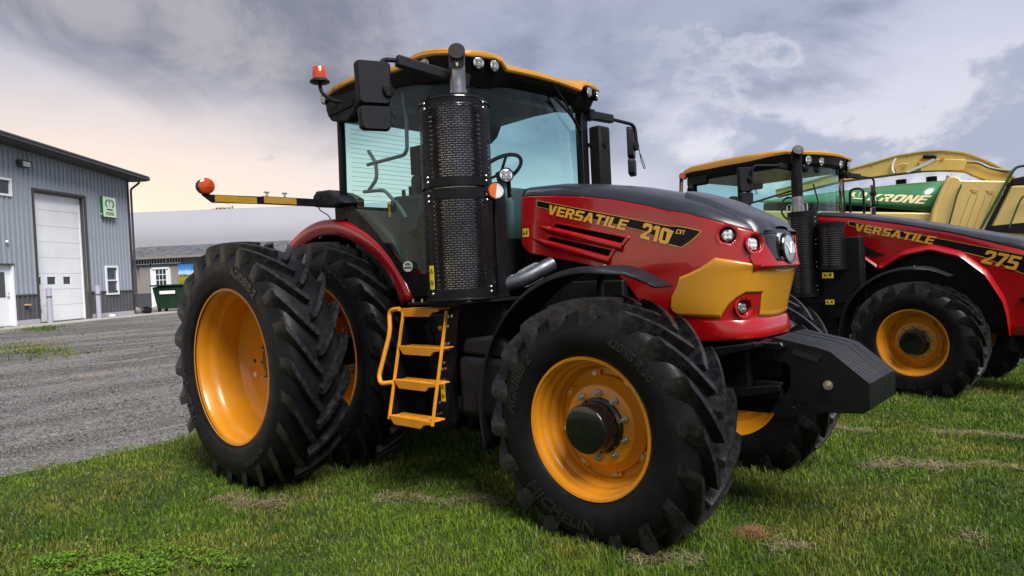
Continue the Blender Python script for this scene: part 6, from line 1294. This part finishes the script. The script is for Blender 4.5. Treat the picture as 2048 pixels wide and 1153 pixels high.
# clippings lying in the dry strips
xs1 = []; ys1 = []
for a, b, w in DRY:
    n = int(560*math.dist(a, b)*w/.06); t = RNG.random(n); q = RNG.normal(0, w*.85, n)+.05*np.sin(t*9+a[0]); dx, dy = (b[0]-a[0]), (b[1]-a[1]); L = math.hypot(dx, dy); xs1.append(a[0]+dx*t-dy/L*q); ys1.append(a[1]+dy*t+dx/L*q)
n = 300; rr = np.abs(RNG.normal(0, .055, n)); aa = RNG.uniform(0, 6.28, n); xs1.append(REDP[0]+rr*np.cos(aa)); ys1.append(REDP[1]+rr*np.sin(aa)); redn = n
x = np.concatenate(xs1); y = np.concatenate(ys1); n = len(x); a = RNG.uniform(0, 6.28, n); L = RNG.uniform(.015, .055, n); z = gz(x, y)+.012+RNG.random(n)*.035; tl = RNG.normal(0, .25, n); w = RNG.uniform(.0008, .0018, n)
dx = np.cos(a)*L; dy = np.sin(a)*L; ox = -np.sin(a)*w; oy = np.cos(a)*w; V = np.stack([np.stack([x-dx-ox, y-dy-oy, z-L*tl*.5], 1), np.stack([x-dx+ox, y-dy+oy, z-L*tl*.5], 1), np.stack([x+dx+ox, y+dy+oy, z+L*tl], 1), np.stack([x+dx-ox, y+dy-oy, z+L*tl], 1)], 1).reshape(-1, 3)
c = np.array([.33, .265, .165])*RNG.uniform(.55, 1.25, (n, 1)); c[-redn:] = np.array([.30, .155, .085])*RNG.uniform(.6, 1.2, (redn, 1)); me = fastmesh('grass_clippings', V, np.arange(n*4).reshape(-1, 4), 'blade', col=np.repeat(np.clip(c, 0, 1), 4, 0)); o = bpy.data.objects.new('grass_clippings', me); COL.objects.link(o); struct(o, 'stuff'); o['label'] = 'pale dry grass clippings lying in strips on the lawn'
# clover in the near left corner
n = 6500; a = RNG.random(n); x = .35+1.45*a+RNG.normal(0, .14, n); y = -3.27+.80*a+RNG.normal(0, .14, n); cl = fbm(x, y, 2.6, 41)+RNG.normal(0, .05, n) > .45; x, y = x[cl], y[cl]; n = len(x); z = gz(x, y)+RNG.uniform(.025, .06, n); V = []; F = []; Cc = []
rot = RNG.uniform(0, 6.28, n); sz = RNG.uniform(.005, .011, n); col0 = np.array([.105, .21, .016])*RNG.uniform(.6, 1.35, (n, 1)); tx_ = RNG.normal(0, .35, n)
for k in range(3):
    a = rot+k*2.094; cxx = x+np.cos(a)*sz*.95; cyy = y+np.sin(a)*sz*.95; cz = z+sz*.25*RNG.normal(0, 1, n)
    V.append(np.stack([np.stack([x, y, z], 1), np.stack([cxx-np.sin(a)*sz*.75, cyy+np.cos(a)*sz*.75, cz+tx_*sz], 1), np.stack([cxx+np.cos(a)*sz*.85, cyy+np.sin(a)*sz*.85, cz], 1), np.stack([cxx+np.sin(a)*sz*.75, cyy-np.cos(a)*sz*.75, cz-tx_*sz], 1)], 1).reshape(-1, 3)); Cc.append(np.repeat(col0, 4, 0))
V = np.concatenate(V); me = fastmesh('clover', V, np.arange(len(V)).reshape(-1, 4), 'blade', col=np.clip(np.concatenate(Cc), 0, 1)); o = bpy.data.objects.new('clover', me); COL.objects.link(o); struct(o, 'stuff'); o['label'] = 'bright green clover leaves in the near left corner of the lawn'
# loose stones on the lot
n = 60000; x, y, d = fan(n, 5.0, 24, R(50), .8); k = (x < lawn_edge(y)+.03+.10*np.abs(RNG.normal(size=n))); x, y, d = x[k], y[k], d[k]; n = len(x); s = RNG.gamma(2.2, .0022, n)*(1+.05*d); s = np.clip(s, .004, .05); z = gz(x, y)+s*.25+.018*(fbm(x, y, 3.0, 33)-.5)+.05*(fbm(x, y, .5, 21)-.5)*np.clip((-x-2)/2, 0, 1)
oc = np.array([(1, 0, 0), (-1, 0, 0), (0, 1, 0), (0, -1, 0), (0, 0, 1), (0, 0, -1)], float); V = oc[None]*(s[:, None, None]*RNG.uniform(.55, 1.2, (n, 6, 1)))*np.array([1, 1, .6]); ra = RNG.uniform(0, 6.28, n); cr_, sr_ = np.cos(ra)[:, None], np.sin(ra)[:, None]; V = np.stack([V[..., 0]*cr_-V[..., 1]*sr_+x[:, None], V[..., 0]*sr_+V[..., 1]*cr_+y[:, None], V[..., 2]+z[:, None]], -1).reshape(-1, 3)
fo = np.array([(0, 2, 4), (2, 1, 4), (1, 3, 4), (3, 0, 4), (2, 0, 5), (1, 2, 5), (3, 1, 5), (0, 3, 5)]); F = (np.arange(n)[:, None, None]*6+fo[None]).reshape(-1, 3); tone = RNG.choice([.04, .07, .11, .15, .21], n, p=[.16, .28, .30, .18, .08])*RNG.uniform(.8, 1.2, n); c = tone[:, None]*np.array([1, .965, .92]); me = fastmesh('loose_gravel', V, F, 'stone', col=np.repeat(c, 6, 0)); o = bpy.data.objects.new('loose_gravel', me); COL.objects.link(o); struct(o, 'stuff'); o['label'] = 'loose grey stones scattered over the gravel lot'
